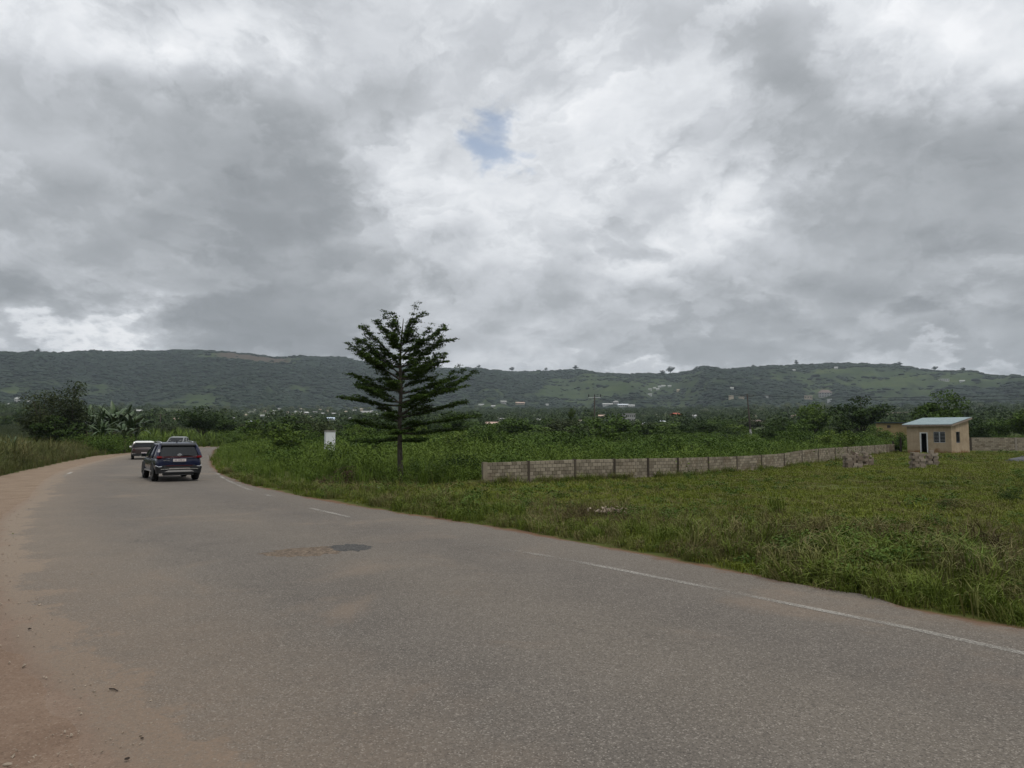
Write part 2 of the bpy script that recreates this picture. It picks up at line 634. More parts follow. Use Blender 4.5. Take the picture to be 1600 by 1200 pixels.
def soil_colour(nt, co):
    n2, n3 = nt.noise(co, 1.1, 5, 0.65), nt.noise(co, 14, 4, 0.7)
    soil = nt.ramp(nt.math('ADD', nt.math('MULTIPLY', n2, 0.6), nt.math('MULTIPLY', n3, 0.4)),
                   [(.3, (.150, .100, .071)), (.5, (.198, .137, .099)), (.7, (.245, .180, .134))])
    far = nt.ramp(n2, [(.35, (.225, .165, .115)), (.65, (.290, .222, .160))])
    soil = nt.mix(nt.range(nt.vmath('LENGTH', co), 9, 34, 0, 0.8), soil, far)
    peb = nt.new('ShaderNodeTexVoronoi')
    nt.put(peb.inputs['Vector'], co)
    peb.inputs['Scale'].default_value = 85
    pg = nt.new('ShaderNodeSeparateColor')
    nt.put(pg.inputs[0], peb.outputs['Color'])
    soil = nt.mix(nt.range(pg.outputs[0], 0.0, 0.2, 0.55, 0.0), soil, (.085, .062, .046))
    soil = nt.mix(nt.range(pg.outputs[1], 0.88, 1.0, 0.0, 0.4), soil, (.34, .27, .21))
    return soil, peb.outputs['Distance'], n3


def asphalt_build(nt, p):
    co = geo_co(nt)
    uv = nt.new('ShaderNodeUVMap', uv_map='UVMap').outputs[0]
    sp = nt.new('ShaderNodeSeparateXYZ')
    nt.put(sp.inputs[0], uv)
    dL, s = sp.outputs[0], sp.outputs[1]          # metres from left edge, metres along
    dR = nt.attr('dist_right')
    big = nt.noise(co, 0.22, 4, 0.6)
    med = nt.noise(co, 1.3, 4, 0.6)
    base = nt.ramp(nt.math('ADD', nt.math('MULTIPLY', big, 0.6), nt.math('MULTIPLY', med, 0.4)),
                   [(.33, (.116, .101, .086)), (.67, (.160, .139, .117))])
    # polished wheel paths are a touch darker, the strip between dustier
    wv = nt.math('SINE', nt.math('ADD', nt.math('MULTIPLY', dR, 1.75), nt.math('MULTIPLY', med, 1.2)))
    base = nt.mix(nt.range(wv, -1, 1, 0.0, 0.3), base, (.195, .165, .128))
    # stones in the chip seal
    vor = nt.new('ShaderNodeTexVoronoi')
    nt.put(vor.inputs['Vector'], co)
    vor.inputs['Scale'].default_value = 95
    grain = nt.new('ShaderNodeSeparateColor')
    nt.put(grain.inputs[0], vor.outputs['Color'])
    g = grain.outputs[0]
    base = nt.mix(nt.range(g, 0.0, 0.34, 0.7, 0.0), base, (.052, .045, .039))
    base = nt.mix(nt.range(g, 0.86, 1.0, 0.0, 0.6), base, (.40, .36, .31))
    vor2 = nt.new('ShaderNodeTexVoronoi')
    nt.put(vor2.inputs['Vector'], co)
    vor2.inputs['Scale'].default_value = 48
    g2 = nt.new('ShaderNodeSeparateColor')
    nt.put(g2.inputs[0], vor2.outputs['Color'])
    base = nt.mix(nt.range(g2.outputs[0], 0.88, 1.0, 0.0, 0.26), base, (.34, .30, .26))
    base = nt.mix(nt.range(g2.outputs[1], 0.0, 0.10, 0.5, 0.0), base, (.075, .065, .058))
    # tan dust: broad patches, and blown in from the left shoulder
    dust = nt.noise(co, 0.35, 5, 0.65, 0.8)
    dpatch = nt.range(dust, 0.52, 0.74, 0.0, 0.6, True)
    en = nt.math('ADD', nt.math('SUBTRACT', nt.noise(co, 0.8, 7, 0.74), 0.5), nt.math('MULTIPLY', nt.math('SUBTRACT', nt.noise(co, 7.0, 4, 0.7), 0.5), 0.22))
    core = nt.range(nt.math('SUBTRACT', dL, nt.math('MULTIPLY', en, 2.6)), 0.66, 1.0, 0.95, 0.0, True)
    halo = nt.range(nt.math('SUBTRACT', dL, nt.math('MULTIPLY', en, 3.2)), 0.4, 2.9, 0.55, 0.0)
    edust = nt.math('MAXIMUM', core, halo)
    fine = nt.range(nt.noise(co, 30, 2, 0.7), 0.3, 0.7, 0.45, 1.0)
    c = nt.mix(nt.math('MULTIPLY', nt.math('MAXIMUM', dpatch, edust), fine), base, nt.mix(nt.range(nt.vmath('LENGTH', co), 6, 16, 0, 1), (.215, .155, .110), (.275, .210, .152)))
    edge2 = nt.math('SUBTRACT', nt.math('ADD', 0.75, nt.math('MULTIPLY', nt.math('SUBTRACT', nt.noise(co, 1.1, 5, 0.7), 0.5), 2.4)), nt.math('DIVIDE', dL, 0.8))
    soil, pebd, _ = soil_colour(nt, co)
    c = nt.mix(nt.range(nt.math('ADD', edge2, nt.math('MULTIPLY', nt.math('SUBTRACT', nt.noise(co, 8, 4, 0.7), 0.5), 0.8)), 0.3, 0.62, 0, 1.0, True), c, soil)
    c = nt.mix(nt.range(dL, 0.05, 0.45, 1.0, 0.0, True), c, soil)
    # reddish soil washed onto the right edge
    re = nt.math('SUBTRACT', nt.math('ADD', 0.55, nt.math('MULTIPLY', nt.math('SUBTRACT', nt.noise(co, 1.8, 4, 0.7), 0.5), 2.0)), nt.math('DIVIDE', dR, 0.5))
    c = nt.mix(nt.range(re, 0.1, 0.6, 0, 0.85, True), c, (.150, .088, .054))
    # hairline cracks
    crack = nt.new('ShaderNodeTexVoronoi', feature='DISTANCE_TO_EDGE')
    nt.put(crack.inputs['Vector'], nt.vmath('ADD', co, nt.vmath('MULTIPLY', nt.noise(co, 1.4, 4, 0.6, col=True), (1.4, 1.4, 0))))
    crack.inputs['Scale'].default_value = 0.55
    cm = nt.math('MULTIPLY', nt.range(crack.outputs['Distance'], 0.0, 0.008, 0.6, 0.0), nt.range(nt.noise(co, 0.18, 3, 0.5), 0.54, 0.66, 0, 1))
    c = nt.mix(cm, c, (.05, .045, .04))
    add_bump(nt, p, nt.math('ADD', vor.outputs['Distance'], nt.math('MULTIPLY', vor2.outputs['Distance'], 0.6)), 0.35, 0.008)
    return c


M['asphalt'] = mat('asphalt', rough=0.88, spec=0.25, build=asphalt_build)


def patch_build(nt, p):
    co = geo_co(nt)
    vor = nt.new('ShaderNodeTexVoronoi')
    nt.put(vor.inputs['Vector'], co)
    vor.inputs['Scale'].default_value = 45
    g = nt.new('ShaderNodeSeparateColor')
    nt.put(g.inputs[0], vor.outputs['Color'])
    add_bump(nt, p, vor.outputs['Distance'], 0.6, 0.02)
    return nt.mix(nt.range(g.outputs[0], 0, 1, 0, 1), (.034, .033, .031), (.11, .104, .097))


M['patch'] = mat('cold_patch', rough=0.85, build=patch_build)


def pothole_build(nt, p):
    co = geo_co(nt)
    vor = nt.new('ShaderNodeTexVoronoi')
    nt.put(vor.inputs['Vector'], co)
    vor.inputs['Scale'].default_value = 24
    g = nt.new('ShaderNodeSeparateColor')
    nt.put(g.inputs[0], vor.outputs['Color'])
    add_bump(nt, p, vor.outputs['Distance'], 0.8, 0.03)
    c = nt.mix(nt.range(g.outputs[0], 0, 1, 0, 1), (.085, .062, .044), (.235, .178, .126))
    return nt.mix(nt.range(nt.noise(co, 1.8, 4, 0.6), 0.45, 0.65, 0, 0.6), c, (.10, .080, .062))


M['pothole'] = mat('pothole_soil', rough=0.9, build=pothole_build)


def paint_build(nt, p):
    co = geo_co(nt)
    w = nt.math('ADD', nt.math('MULTIPLY', nt.noise(co, 38, 3, 0.7), 0.6), nt.math('MULTIPLY', nt.noise(co, 0.5, 3, 0.6), 0.55))
    wear = nt.attr('wear')
    k = nt.range(nt.math('SUBTRACT', w, wear), 0.22, 0.42, 0, 1)
    tr = nt.new('ShaderNodeBsdfTransparent')
    mx = nt.new('ShaderNodeMixShader')
    out = nt.n['Material Output']
    nt.put(mx.inputs[0], k)
    nt.put(mx.inputs[1], tr.outputs[0])
    nt.put(mx.inputs[2], p.outputs[0])
    nt.put(out.inputs[0], mx.outputs[0])
    return nt.ramp(nt.noise(co, 20, 2, 0.6), [(.3, (.26, .24, .21)), (.7, (.42, .395, .35))])


M['paint'] = mat('road_paint', rough=0.8, build=paint_build)


def ground_build(nt, p):
    co = geo_co(nt)
    n1, n2, n3 = nt.noise(co, 0.12, 5, 0.6), nt.noise(co, 1.1, 5, 0.65), nt.noise(co, 14, 4, 0.7)
    grass = nt.ramp(nt.math('ADD', nt.math('MULTIPLY', n1, 0.45), nt.math('MULTIPLY', n2, 0.55)),
                    [(.34, (.056, .066, .016)), (.55, (.080, .092, .022)), (.72, (.115, .108, .042))])
    grass = nt.mix(nt.range(n3, 0.52, 0.7, 0, 0.4), grass, (.075, .058, .032))
    # terraces and plots of the far plain
    vor = nt.new('ShaderNodeTexVoronoi')
    nt.put(vor.inputs['Vector'], nt.vmath('ADD', co, nt.vmath('MULTIPLY', nt.noise(co, 0.02, 3, 0.6, col=True), (40, 40, 0))))
    vor.inputs['Scale'].default_value = 0.016
    pc = nt.new('ShaderNodeSeparateColor')
    nt.put(pc.inputs[0], vor.outputs['Color'])
    plots = nt.ramp(pc.outputs[0], [(.0, (.040, .054, .020)), (.4, (.056, .073, .026)), (.75, (.072, .090, .030)), (1., (.095, .098, .046))])
    plots = nt.mix(nt.range(nt.noise(co, 0.05, 5, 0.7), 0.5, 0.62, 0, 0.7), plots, (.034, .050, .018))
    c = nt.mix(nt.attr('far'), grass, plots)
    soil, pebd, _ = soil_colour(nt, co)
    k = nt.math('ADD', nt.attr('soil'), nt.math('MULTIPLY', nt.math('SUBTRACT', n2, 0.5), 0.9))
    soil = nt.mix(nt.attr('red'), soil, (.150, .086, .052))
    c = nt.mix(nt.range(k, 0.36, 0.62, 0, 1, True), c, soil)
    add_bump(nt, p, nt.math('ADD', n3, nt.math('MULTIPLY', pebd, 0.5)), 0.3, 0.015)
    return c


M['ground'] = mat('ground', rough=0.95, spec=0.1, build=ground_build)


def hill_build(nt, p):
    co = geo_co(nt)
    cov = nt.attr('cov')
    n1, n2 = nt.noise(co, 0.012, 6, 0.65), nt.noise(co, 0.05, 5, 0.7)
    st = nt.vmath('MULTIPLY', co, (.006, .006, .11))
    n3 = nt.noise(st, 1.0, 5, 0.65)
    fld = nt.ramp(nt.math('ADD', nt.math('MULTIPLY', n1, 0.4), nt.math('MULTIPLY', n3, 0.6)),
                  [(.34, (.024, .040, .019)), (.46, (.038, .058, .022)), (.55, (.054, .076, .027)), (.67, (.080, .098, .036))])
    wood = nt.ramp(n2, [(.3, (.012, .020, .013)), (.7, (.022, .032, .018))])
    k = nt.math('ADD', cov, nt.math('MULTIPLY', nt.math('SUBTRACT', n2, 0.5), 0.5))
    c = nt.mix(nt.range(k, 0.35, 0.6, 0, 1, True), fld, wood)
    bare = nt.math('ADD', nt.attr('bare'), nt.math('MULTIPLY', nt.math('SUBTRACT', n2, 0.5), 0.8))
    return nt.mix(nt.range(bare, 0.40, 0.65, 0, 0.8, True), c, (.088, .060, .047))


M['hill'] = mat('hill', rough=1.0, spec=0.05, build=hill_build)


def conc_build(dark, light, tint):
    def b(nt, p):
        co = geo_co(nt)
        r = nt.math('FRACT', nt.math('ADD', rnd(nt), nt.attr('shade')))
        n = nt.noise(co, 7, 5, 0.65)
        n2 = nt.noise(co, 0.7, 3, 0.6)
        c = nt.ramp(nt.math('ADD', nt.math('MULTIPLY', r, 0.55), nt.math('MULTIPLY', n, 0.45)), [(.15, dark), (.85, light)])
        c = nt.mix(nt.range(n2, 0.5, 0.72, 0, 0.55, True), c, tint)
        add_bump(nt, p, nt.noise(co, 60, 3, 0.7), 0.4, 0.01)
        return c
    return b


M['block'] = mat('sandcrete_block', rough=0.95, spec=0.1, build=conc_build((.145, .122, .090), (.345, .298, .228), (.165, .122, .078)))
M['mortar'] = mat('mortar', rough=0.95, spec=0.1, build=conc_build((.050, .042, .035), (.085, .072, .060), (.06, .047, .035)))
M['post'] = mat('concrete_post', rough=0.95, spec=0.1, build=conc_build((.050, .041, .033), (.105, .086, .068), (.055, .040, .028)))
M['post_pale'] = mat('pale_concrete_post', rough=0.95, spec=0.1, build=conc_build((.22, .19, .16), (.32, .28, .24), (.18, .14, .10)))
M['rubble'] = mat('old_block', rough=0.95, spec=0.1, build=conc_build((.15, .115, .088), (.34, .29, .235), (.12, .085, .060)))
M['gravel'] = mat('grey_gravel', rough=0.95, build=conc_build((.09, .09, .094), (.22, .22, .225), (.14, .13, .12)))


def render_build(nt, p):
    co = obj_co(nt)
    sp = nt.new('ShaderNodeSeparateXYZ')
    nt.put(sp.inputs[0], co)
    z = sp.outputs[2]
    n = nt.noise(co, 1.3, 5, 0.65)
    c = nt.ramp(n, [(.3, (.300, .226, .148)), (.55, (.395, .308, .210)), (.75, (.455, .365, .260))])
    st = nt.new('ShaderNodeMapping')
    nt.put(st.inputs[0], co)
    st.inputs['Scale'].default_value = (3.2, 3.2, 0.25)
    run = nt.math('MULTIPLY', nt.range(nt.noise(st.outputs[0], 1.6, 4, 0.6), 0.48, 0.72, 0, 0.5), nt.range(z, 1.2, 3.0, 0.15, 1))
    c = nt.mix(run, c, (.15, .115, .085))
    sp_ = nt.math('ADD', nt.math('MULTIPLY', nt.noise(co, 1.1, 4, 0.6), 0.9), nt.range(z, 0.0, 1.0, 0.42, -0.25))
    c = nt.mix(nt.range(sp_, 0.52, 0.82, 0, 0.85, True), c, (.200, .098, .035))
    add_bump(nt, p, nt.noise(co, 25, 4, 0.7), 0.25, 0.01)
    return c


M['render'] = mat('cement_render', rough=0.95, spec=0.1, build=render_build)
M['roof_sheet'] = mat('blue_grey_sheet', rough=0.45, spec=0.4, build=lambda nt, p: nt.ramp(nt.noise(obj_co(nt), 2.2, 4, 0.6), [(.35, (.19, .255, .27)), (.65, (.28, .35, .36))]))
M['fascia'] = mat('fascia', rough=0.8, build=lambda nt, p: nt.ramp(nt.noise(obj_co(nt), 3, 4, 0.6), [(.3, (.22, .17, .13)), (.7, (.32, .265, .215))]))
M['white'] = mat('white_paint', rough=0.6, build=lambda nt, p: nt.ramp(nt.noise(obj_co(nt), 4, 4, 0.6), [(.3, (.62, .62, .60)), (.7, (.78, .78, .77))]))
M['room_shade'] = mat('painted_room_shade', (.006, .005, .005), 0.9, 0.05)  # near-black colour standing in for the shade inside the guard house
M['louvre'] = mat('louvre_glass', (.045, .050, .055), 0.2, 0.5)
M['alu'] = mat('aluminium', (.45, .46, .48), 0.35, 0.5, 0.6)


def simple(name, a, b, scale=2.0, rough=0.8, spec=0.2):
    return mat(name, rough=rough, spec=spec, build=lambda nt, p: nt.ramp(nt.noise(geo_co(nt), scale, 4, 0.6), [(.3, a), (.7, b)]))


M['pillar_white'] = mat('white_wash', rough=0.8, build=lambda nt, p: nt.mix(
    nt.range(nt.noise(obj_co(nt), 2.5, 5, 0.7), 0.5, 0.75, 0, 0.5), (.70, .71, .72), (.52, .52, .50)))
M['pillar_side'] = simple('bare_render', (.20, .19, .17), (.30, .28, .26))
M['yellow_wall'] = simple('yellow_wall', (.36, .26, .12), (.44, .33, .17))
M['dark_roof'] = simple('dark_green_roof', (.035, .048, .045), (.06, .075, .07))
M['h_white'] = simple('house_white', (.36, .36, .345), (.50, .50, .485), 0.4)
M['h_zinc'] = simple('house_zinc', (.44, .48, .51), (.60, .63, .66), 0.4, 0.5)
M['h_grey'] = simple('house_grey', (.26, .26, .25), (.36, .355, .34), 0.4)
M['h_pink'] = simple('house_pink', (.44, .31, .25), (.55, .40, .33), 0.4)
M['h_tan'] = simple('house_tan', (.36, .30, .22), (.46, .39, .30), 0.4)
M['h_red'] = simple('house_red_roof', (.42, .10, .07), (.52, .15, .10), 0.4)
M['h_brown'] = simple('house_brown_roof', (.14, .105, .09), (.20, .155, .135), 0.4)
M['h_blue'] = simple('house_blue_roof', (.50, .62, .74), (.64, .74, .84), 0.4, 0.5)
M['h_dark'] = mat('house_opening', (.02, .02, .02), 0.8)
M['pole'] = simple('weathered_pole', (.045, .038, .031), (.085, .072, .060), 1.5)
M['pole_pale'] = simple('pale_pole_foot', (.36, .35, .33), (.48, .47, .45), 1.5)
M['metal_dark'] = mat('dark_metal', (.03, .03, .032), 0.5, 0.5)
M['metal_pale'] = mat('pale_metal', (.55, .56, .57), 0.4, 0.5)
M['plastic_bag'] = mat('plastic_bag', rough=0.45, spec=0.4, build=lambda nt, p: nt.ramp(nt.noise(obj_co(nt), 6, 3, 0.6), [(.35, (.50, .51, .53)), (.6, (.80, .80, .81))]))
M['stone'] = simple('stone', (.20, .16, .12), (.40, .33, .26), 20)
M['twig_dark'] = mat('twig_dark', (.035, .026, .020), 0.9)

# vehicles
M['navy'] = mat('navy_paint', (.006, .009, .034), 0.2, 0.3, build=lambda nt, p: (p.inputs['Coat Weight'].__setattr__('default_value', 0.35), None)[1])
M['brown_paint'] = mat('brown_paint', (.034, .022, .020), 0.3, 0.5, build=lambda nt, p: (p.inputs['Coat Weight'].__setattr__('default_value', 0.4), None)[1])
M['white_roof'] = mat('white_car_roof', (.74, .75, .72), 0.3, 0.5)
M['silver'] = mat('silver_paint', (.27, .28, .27), 0.35, 0.5, 0.4)
M['glass'] = mat('car_glass', (.008, .010, .012), 0.12, 0.4)
M['black_plastic'] = mat('black_plastic', (.014, .014, .015), 0.55, 0.35)
M['tyre'] = mat('tyre', (.016, .0155, .015), 0.85, 0.2)
M['rim'] = mat('rim', (.34, .34, .35), 0.35, 0.5, 0.7)
M['chrome'] = mat('chrome', (.72, .72, .73), 0.18, 0.5, 0.9)
M['skid'] = mat('skid_silver', (.42, .41, .40), 0.4, 0.5, 0.3)
M['lamp_red'] = mat('lamp_red', (.20, .008, .014), 0.15, 0.6)
M['lamp_dark'] = mat('lamp_dark_red', (.055, .006, .010), 0.15, 0.6)
M['plate'] = mat('number_plate', (.62, .56, .56), 0.5)
M['plate_text'] = mat('plate_text', (.07, .05, .055), 0.5)
M['lamp_clear'] = mat('lamp_clear', (.5, .5, .5), 0.1, 0.7)
M['sticker'] = mat('sticker', (.6, .6, .58), 0.6)

# ================================================================== THE SETTING


def grid_mesh(name, az, rr, zfun, material, attrs):
    A, RR = np.meshgrid(az, rr)
    X, Y = (np.sin(A) * RR).ravel(), (np.cos(A) * RR).ravel()
    Z = zfun(X, Y)
    na, nr = len(az), len(rr)
    i = np.arange(nr - 1)[:, None] * na + np.arange(na - 1)[None, :]
    q = np.stack([i, i + 1, i + na + 1, i + na], -1).reshape(-1, 4)[:, ::-1]
    me = bpy.data.meshes.new(name)
    nv, nf = len(X), len(q)
    me.vertices.add(nv)
    me.vertices.foreach_set('co', np.stack([X, Y, Z], -1).astype(np.float32).ravel())
    me.loops.add(nf * 4)
    me.loops.foreach_set('vertex_index', q.ravel().astype(np.int32))
    me.polygons.add(nf)
    me.polygons.foreach_set('loop_start', np.arange(nf, dtype=np.int32) * 4)
    me.polygons.foreach_set('use_smooth', np.ones(nf, bool))
    me.update(calc_edges=True)
    me.materials.append(material)
    for k, v in attrs(X, Y, Z).items():
        set_attr(me, k, v)
    return link(name, me)


def az_steps(fine, edge):
    a = list(np.arange(-R(edge), R(edge) + 1e-6, R(fine)))
    b = list(np.linspace(R(edge), 2 * math.pi - R(edge), 46))[1:]
    return np.array(a + b)


RS = {}


def ground_z(X, Y):
    z = zplain(X, Y)
    near = np.hypot(X, Y) < 180
    d = np.full(X.shape, 50.0)
    left = np.zeros(X.shape, bool)
    dl_ = np.full(X.shape, 50.0)
    dn, ln, dl, dr = road_signed(X[near], Y[near])
    d[near], left[near], dl_[near] = dn, ln, dl
    RS['d'], RS['left'] = d, left
    k = smooth((d + 1.3) / 0.9)
    k = np.where(left, k, smooth((d + 0.5) / 0.6))
    z = z * k - 0.10 * (1 - k)                       # the ground dips under the asphalt
    sho = left & (d > -0.4) & (d < 8)
    z = np.where(sho, (0.004 + 0.016 * fbm(X * 1.5, Y * 1.5, 3, 3)) * (1 - smooth((d - 5) / 3)) + z * smooth((d - 5) / 3), z)
    bank = smooth((d - 0.3) / 1.6) * (1 - smooth((d - 3) / 3)) * (~left)
    z = z + bank * (0.05 + 0.16 * fbm(X / 1.7, Y / 1.7, 3, 12))
    z = np.where(np.hypot(X, Y) > HR0 + 60, z - 30, z)
    return z


def ground_attrs(X, Y, Z):
    px, py = proj(X, Y, np.zeros_like(X))
    front = Y > 1
    gy = np.interp(px, GL_X, GL_Y)
    d, left = RS['d'], RS['left']
    sh = (left & (d > -0.5) & (d < 14) & ((py > gy) | ~front)) * smooth((14 - d) / 4)
    sh = np.maximum(sh, ((~left) & (d < 0.7)) * smooth((0.7 - d) / 0.9) * 0.75)
    # trodden bare earth in front of the guard house
    c = gp(1560, 716)
    sh = np.maximum(sh, 0.62 * np.exp(-(((X - c.x) / 5.0) ** 2 + ((Y - c.y) / 1.7) ** 2)))
    sh = np.maximum(sh, 0.30 * np.exp(-(((X - gp(545, 764).x) / 2.2) ** 2 + ((Y - gp(545, 764).y) / 0.9) ** 2)))
    return {'soil': sh, 'red': ((~left) & (d < 2)).astype(float) * .85, 'far': smooth((np.hypot(X, Y) - 130) / 120)}


rr_g = np.concatenate([np.geomspace(0.8, 200, 300), np.geomspace(204, HR0 + 150, 90), [2500, 4500, 6500]])
ground = grid_mesh('ground', az_steps(0.34, 46), rr_g, ground_z, M['ground'], ground_attrs)
tag(ground, 'grass covered plain reaching from the road verge to the foot of the hills', 'ground', kind='structure')


def cover(X, Y, Z):
    r, a = np.hypot(X, Y), np.arctan2(X, Y)
    te = np.interp(a, RAZ, RTE)
    rel = np.clip((Z - 42) / (te * 2450 - 40), 0, 1.1)
    leftness = smooth((R(6) - a) / R(22))
    n = fbm(a * 9, r / 260, 5, 61) * 0.65 + fbm(a * 34, r / 85, 4, 67) * 0.35
    cov = (n - .5) * 1.35 + .5 + leftness * (0.06 + 0.36 * smooth((rel - 0.30) / 0.25)) - 0.06 * (1 - leftness) + 0.04
    cov = cov - (1 - smooth(rel / 0.22)) * 0.10
    return cov, rel, a


def hill_attrs(X, Y, Z):
    cov, rel, a = cover(X, Y, Z)
    bx = math.atan2(ray(395, 563)[0], 1)
    bare = 1.15 * np.exp(-(((a - bx) / 0.050) ** 2)) * smooth((rel - 0.78) / 0.08)
    bx2 = math.atan2(ray(1290, 620)[0], 1)
    bare = np.maximum(bare, 0.5 * np.exp(-((a - bx2) / 0.02) ** 2 - ((rel - 0.42) / 0.07) ** 2))
    return {'cov': cov - bare, 'bare': bare}


hills = grid_mesh('hills', az_steps(0.30, 48), np.concatenate([np.linspace(HR0, 2900, 170), np.linspace(2960, 6000, 16)]), hill_z, M['hill'], hill_attrs)
tag(hills, 'long wooded ridge of hills with terraced fields under the clouds', 'hills', kind='structure')

# ---- road
LEF, REF = catmull(LE, 40), catmull(RE, 40)
_s = np.cumsum(np.hypot(*np.diff(REF, axis=0, prepend=REF[:1]).T))
_d = REF - LEF
_d = _d / np.hypot(_d[:, 0], _d[:, 1])[:, None]
REF = REF + _d * ((fbm(_s / 1.1, _s * 0, 4, 201) - .5) * .34)[:, None]
NS = 13
vs, uvs, drs = [], [], []
s_len = np.concatenate([[0], np.cumsum(np.hypot(*np.diff((LEF + REF) / 2, axis=0).T))])
for i in range(len(LEF)):
    for k in range(NS):
        t = k / (NS - 1)
        p = LEF[i] * (1 - t) + REF[i] * t
        w = np.hypot(*(REF[i] - LEF[i]))
        wob = 0.0
        z = 0.035 + 0.05 * (1 - (2 * t - 1) ** 2) * 0.6
        if k in (0, NS - 1):
            z = 0.004 if k == 0 else 0.02
        vs.append((p[0], p[1], z))
LD = dist_line(np.array([v[0] for v in vs]), np.array([v[1] for v in vs]), LEC)
RD = dist_line(np.array([v[0] for v in vs]), np.array([v[1] for v in vs]), REC)


def road_z(X, Y):
    """height of the asphalt surface above a point"""
    l, r = dist_line(np.atleast_1d(X), np.atleast_1d(Y), LEC)[0], dist_line(np.atleast_1d(X), np.atleast_1d(Y), REC)[0]
    t = l / (l + r)
    return 0.035 + 0.03 * (1 - (2 * t - 1) ** 2)


fs = []
for i in range(len(LEF) - 1):
    for k in range(NS - 1):
        a = i * NS + k
        fs.append([a, a + 1, a + NS + 1, a + NS])
me = bpy.data.meshes.new('road')
me.from_pydata(vs, [], fs)
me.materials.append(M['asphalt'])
me.polygons.foreach_set('use_smooth', [True] * len(fs))
uvl = me.uv_layers.new(name='UVMap')
li = np.zeros(len(me.loops), np.int32)
me.loops.foreach_get('vertex_index', li)
uvl.data.foreach_set('uv', np.stack([LD[li], s_len[li // NS]], -1).astype(np.float32).ravel())
set_attr(me, 'dist_right', RD)
road = tag(link('road', me), 'grey chip sealed road curving left and then away behind the bushes', 'road', kind='structure')


def ribbon(name, pts, width, wear, parent=road, dz=0.004, n=5):
    c = catmull([tuple(p) for p in pts], n) if len(pts) > 2 else np.array([np.array(pts[0]) * (1 - t) + np.array(pts[1]) * t for t in np.linspace(0, 1, 6)])
    vs, fs, wr = [], [], []
    for i, p in enumerate(c):
        d = c[min(i + 1, len(c) - 1)] - c[max(i - 1, 0)]
        d = d / np.hypot(*d)
        nrm = np.array([-d[1], d[0]])
        for s in (-0.5, 0.5):
            q = p + nrm * width * s
            vs.append((q[0], q[1], road_z(q[0], q[1]) + dz))
            wr.append(np.interp(i / (len(c) - 1), np.linspace(0, 1, len(wear)), wear))
    for i in range(len(c) - 1):
        fs.append([2 * i, 2 * i + 1, 2 * i + 3, 2 * i + 2])
    me = bpy.data.meshes.new(name)
    me.from_pydata(vs, [], fs)
    me.materials.append(M['paint'])
    set_attr(me, 'wear', wr)
    return link(name, me, parent)


g2 = lambda x, y: tuple(gp(x, y, 0.05).xy)
ribbon('edge_line', [(9.6, .8), (7.0, 4.4), g2(1600, 1021), g2(1400, 977), g2(1200, 937), g2(1000, 897), g2(860, 870), g2(780, 857), g2(690, 841)],
       0.13, [0.13, 0.13, 0.15, 0.21, 0.26, 0.29, 0.33, 0.38, 0.46])
ribbon('edge_line', [g2(547, 808.5), g2(515, 801), g2(484, 794)], 0.13, [0.2, 0.27])
ribbon('edge_line', [g2(430, 777), g2(385, 763), g2(352, 748.5), g2(338, 738)], 0.13, [0.34, 0.26, 0.24, 0.28])
ribbon('lane_dash', [g2(106, 740.5), g2(112, 737.5)], 0.16, [0.0, 0.0])
ribbon('lane_dash', [g2(100, 744), g2(104, 741.8)], 0.10, [0.25, 0.25])


def blot(name, outline_px, material, dz, seed, parent=road, ring=3):
    pts = np.array([gp(x, y, 0.05).xy for x, y in outline_px])
    c = catmull(list(map(tuple, pts)) + [tuple(pts[0])], 6)[:-1]
    cen = c.mean(0)
    rg = np.random.default_rng(seed)
    c = cen + (c - cen) * (1 + 0.11 * rg.standard_normal((len(c), 1)))
    vs = [(cen[0], cen[1], road_z(*cen) + dz + 0.006)]
    for j in range(1, ring + 1):
        for p in c:
            q = cen + (p - cen) * j / ring
            vs.append((q[0], q[1], road_z(*q) + (dz + 0.006 * (1 - j / ring) if j < ring else 0.0005)))
    n = len(c)
    fs = [[0, 1 + k, 1 + (k + 1) % n] for k in range(n)]
    for j in range(ring - 1):
        for k in range(n):
            a, b = 1 + j * n + k, 1 + j * n + (k + 1) % n
            fs.append([a, a + n, b + n, b])
    me = bpy.data.meshes.new(name)
    me.from_pydata(vs, [], fs)
    me.materials.append(material)
    return link(name, me, parent)


blot('filled_pothole', [(404, 867), (440, 860), (480, 856.5), (520, 855), (540, 860), (520, 866), (470, 871), (430, 871.5)], M['pothole'], 0.006, 1)
blot('asphalt_patch', [(524, 853), (548, 851.4), (574, 853), (581, 857), (565, 861.5), (540, 862.5), (516, 861), (512, 857)], M['patch'], 0.012, 2)

# ---- haze
HZ0, HZ1 = -1.3, 345.0
hz = MB().box((0, 0, (HZ0 + HZ1) / 2), (13400, 13400, HZ1 - HZ0))
hm = bpy.data.materials.new('haze')
hm.use_nodes = True
H = NT(hm.node_tree)
H.n.clear()
pv = H.new('ShaderNodeVolumePrincipled')
pv.inputs['Color'].default_value = (.80, .91, 1, 1)
pv.inputs['Density'].default_value = 0.000115
pv.inputs['Anisotropy'].default_value = 0.2
ho = H.new('ShaderNodeOutputMaterial')
H.put(ho.inputs['Volume'], pv.outputs[0])
haze = tag(hz.build('haze', hm), 'thin bluish haze lying between the road and the hills', 'haze', kind='stuff')


# ================================================================== VEGETATION


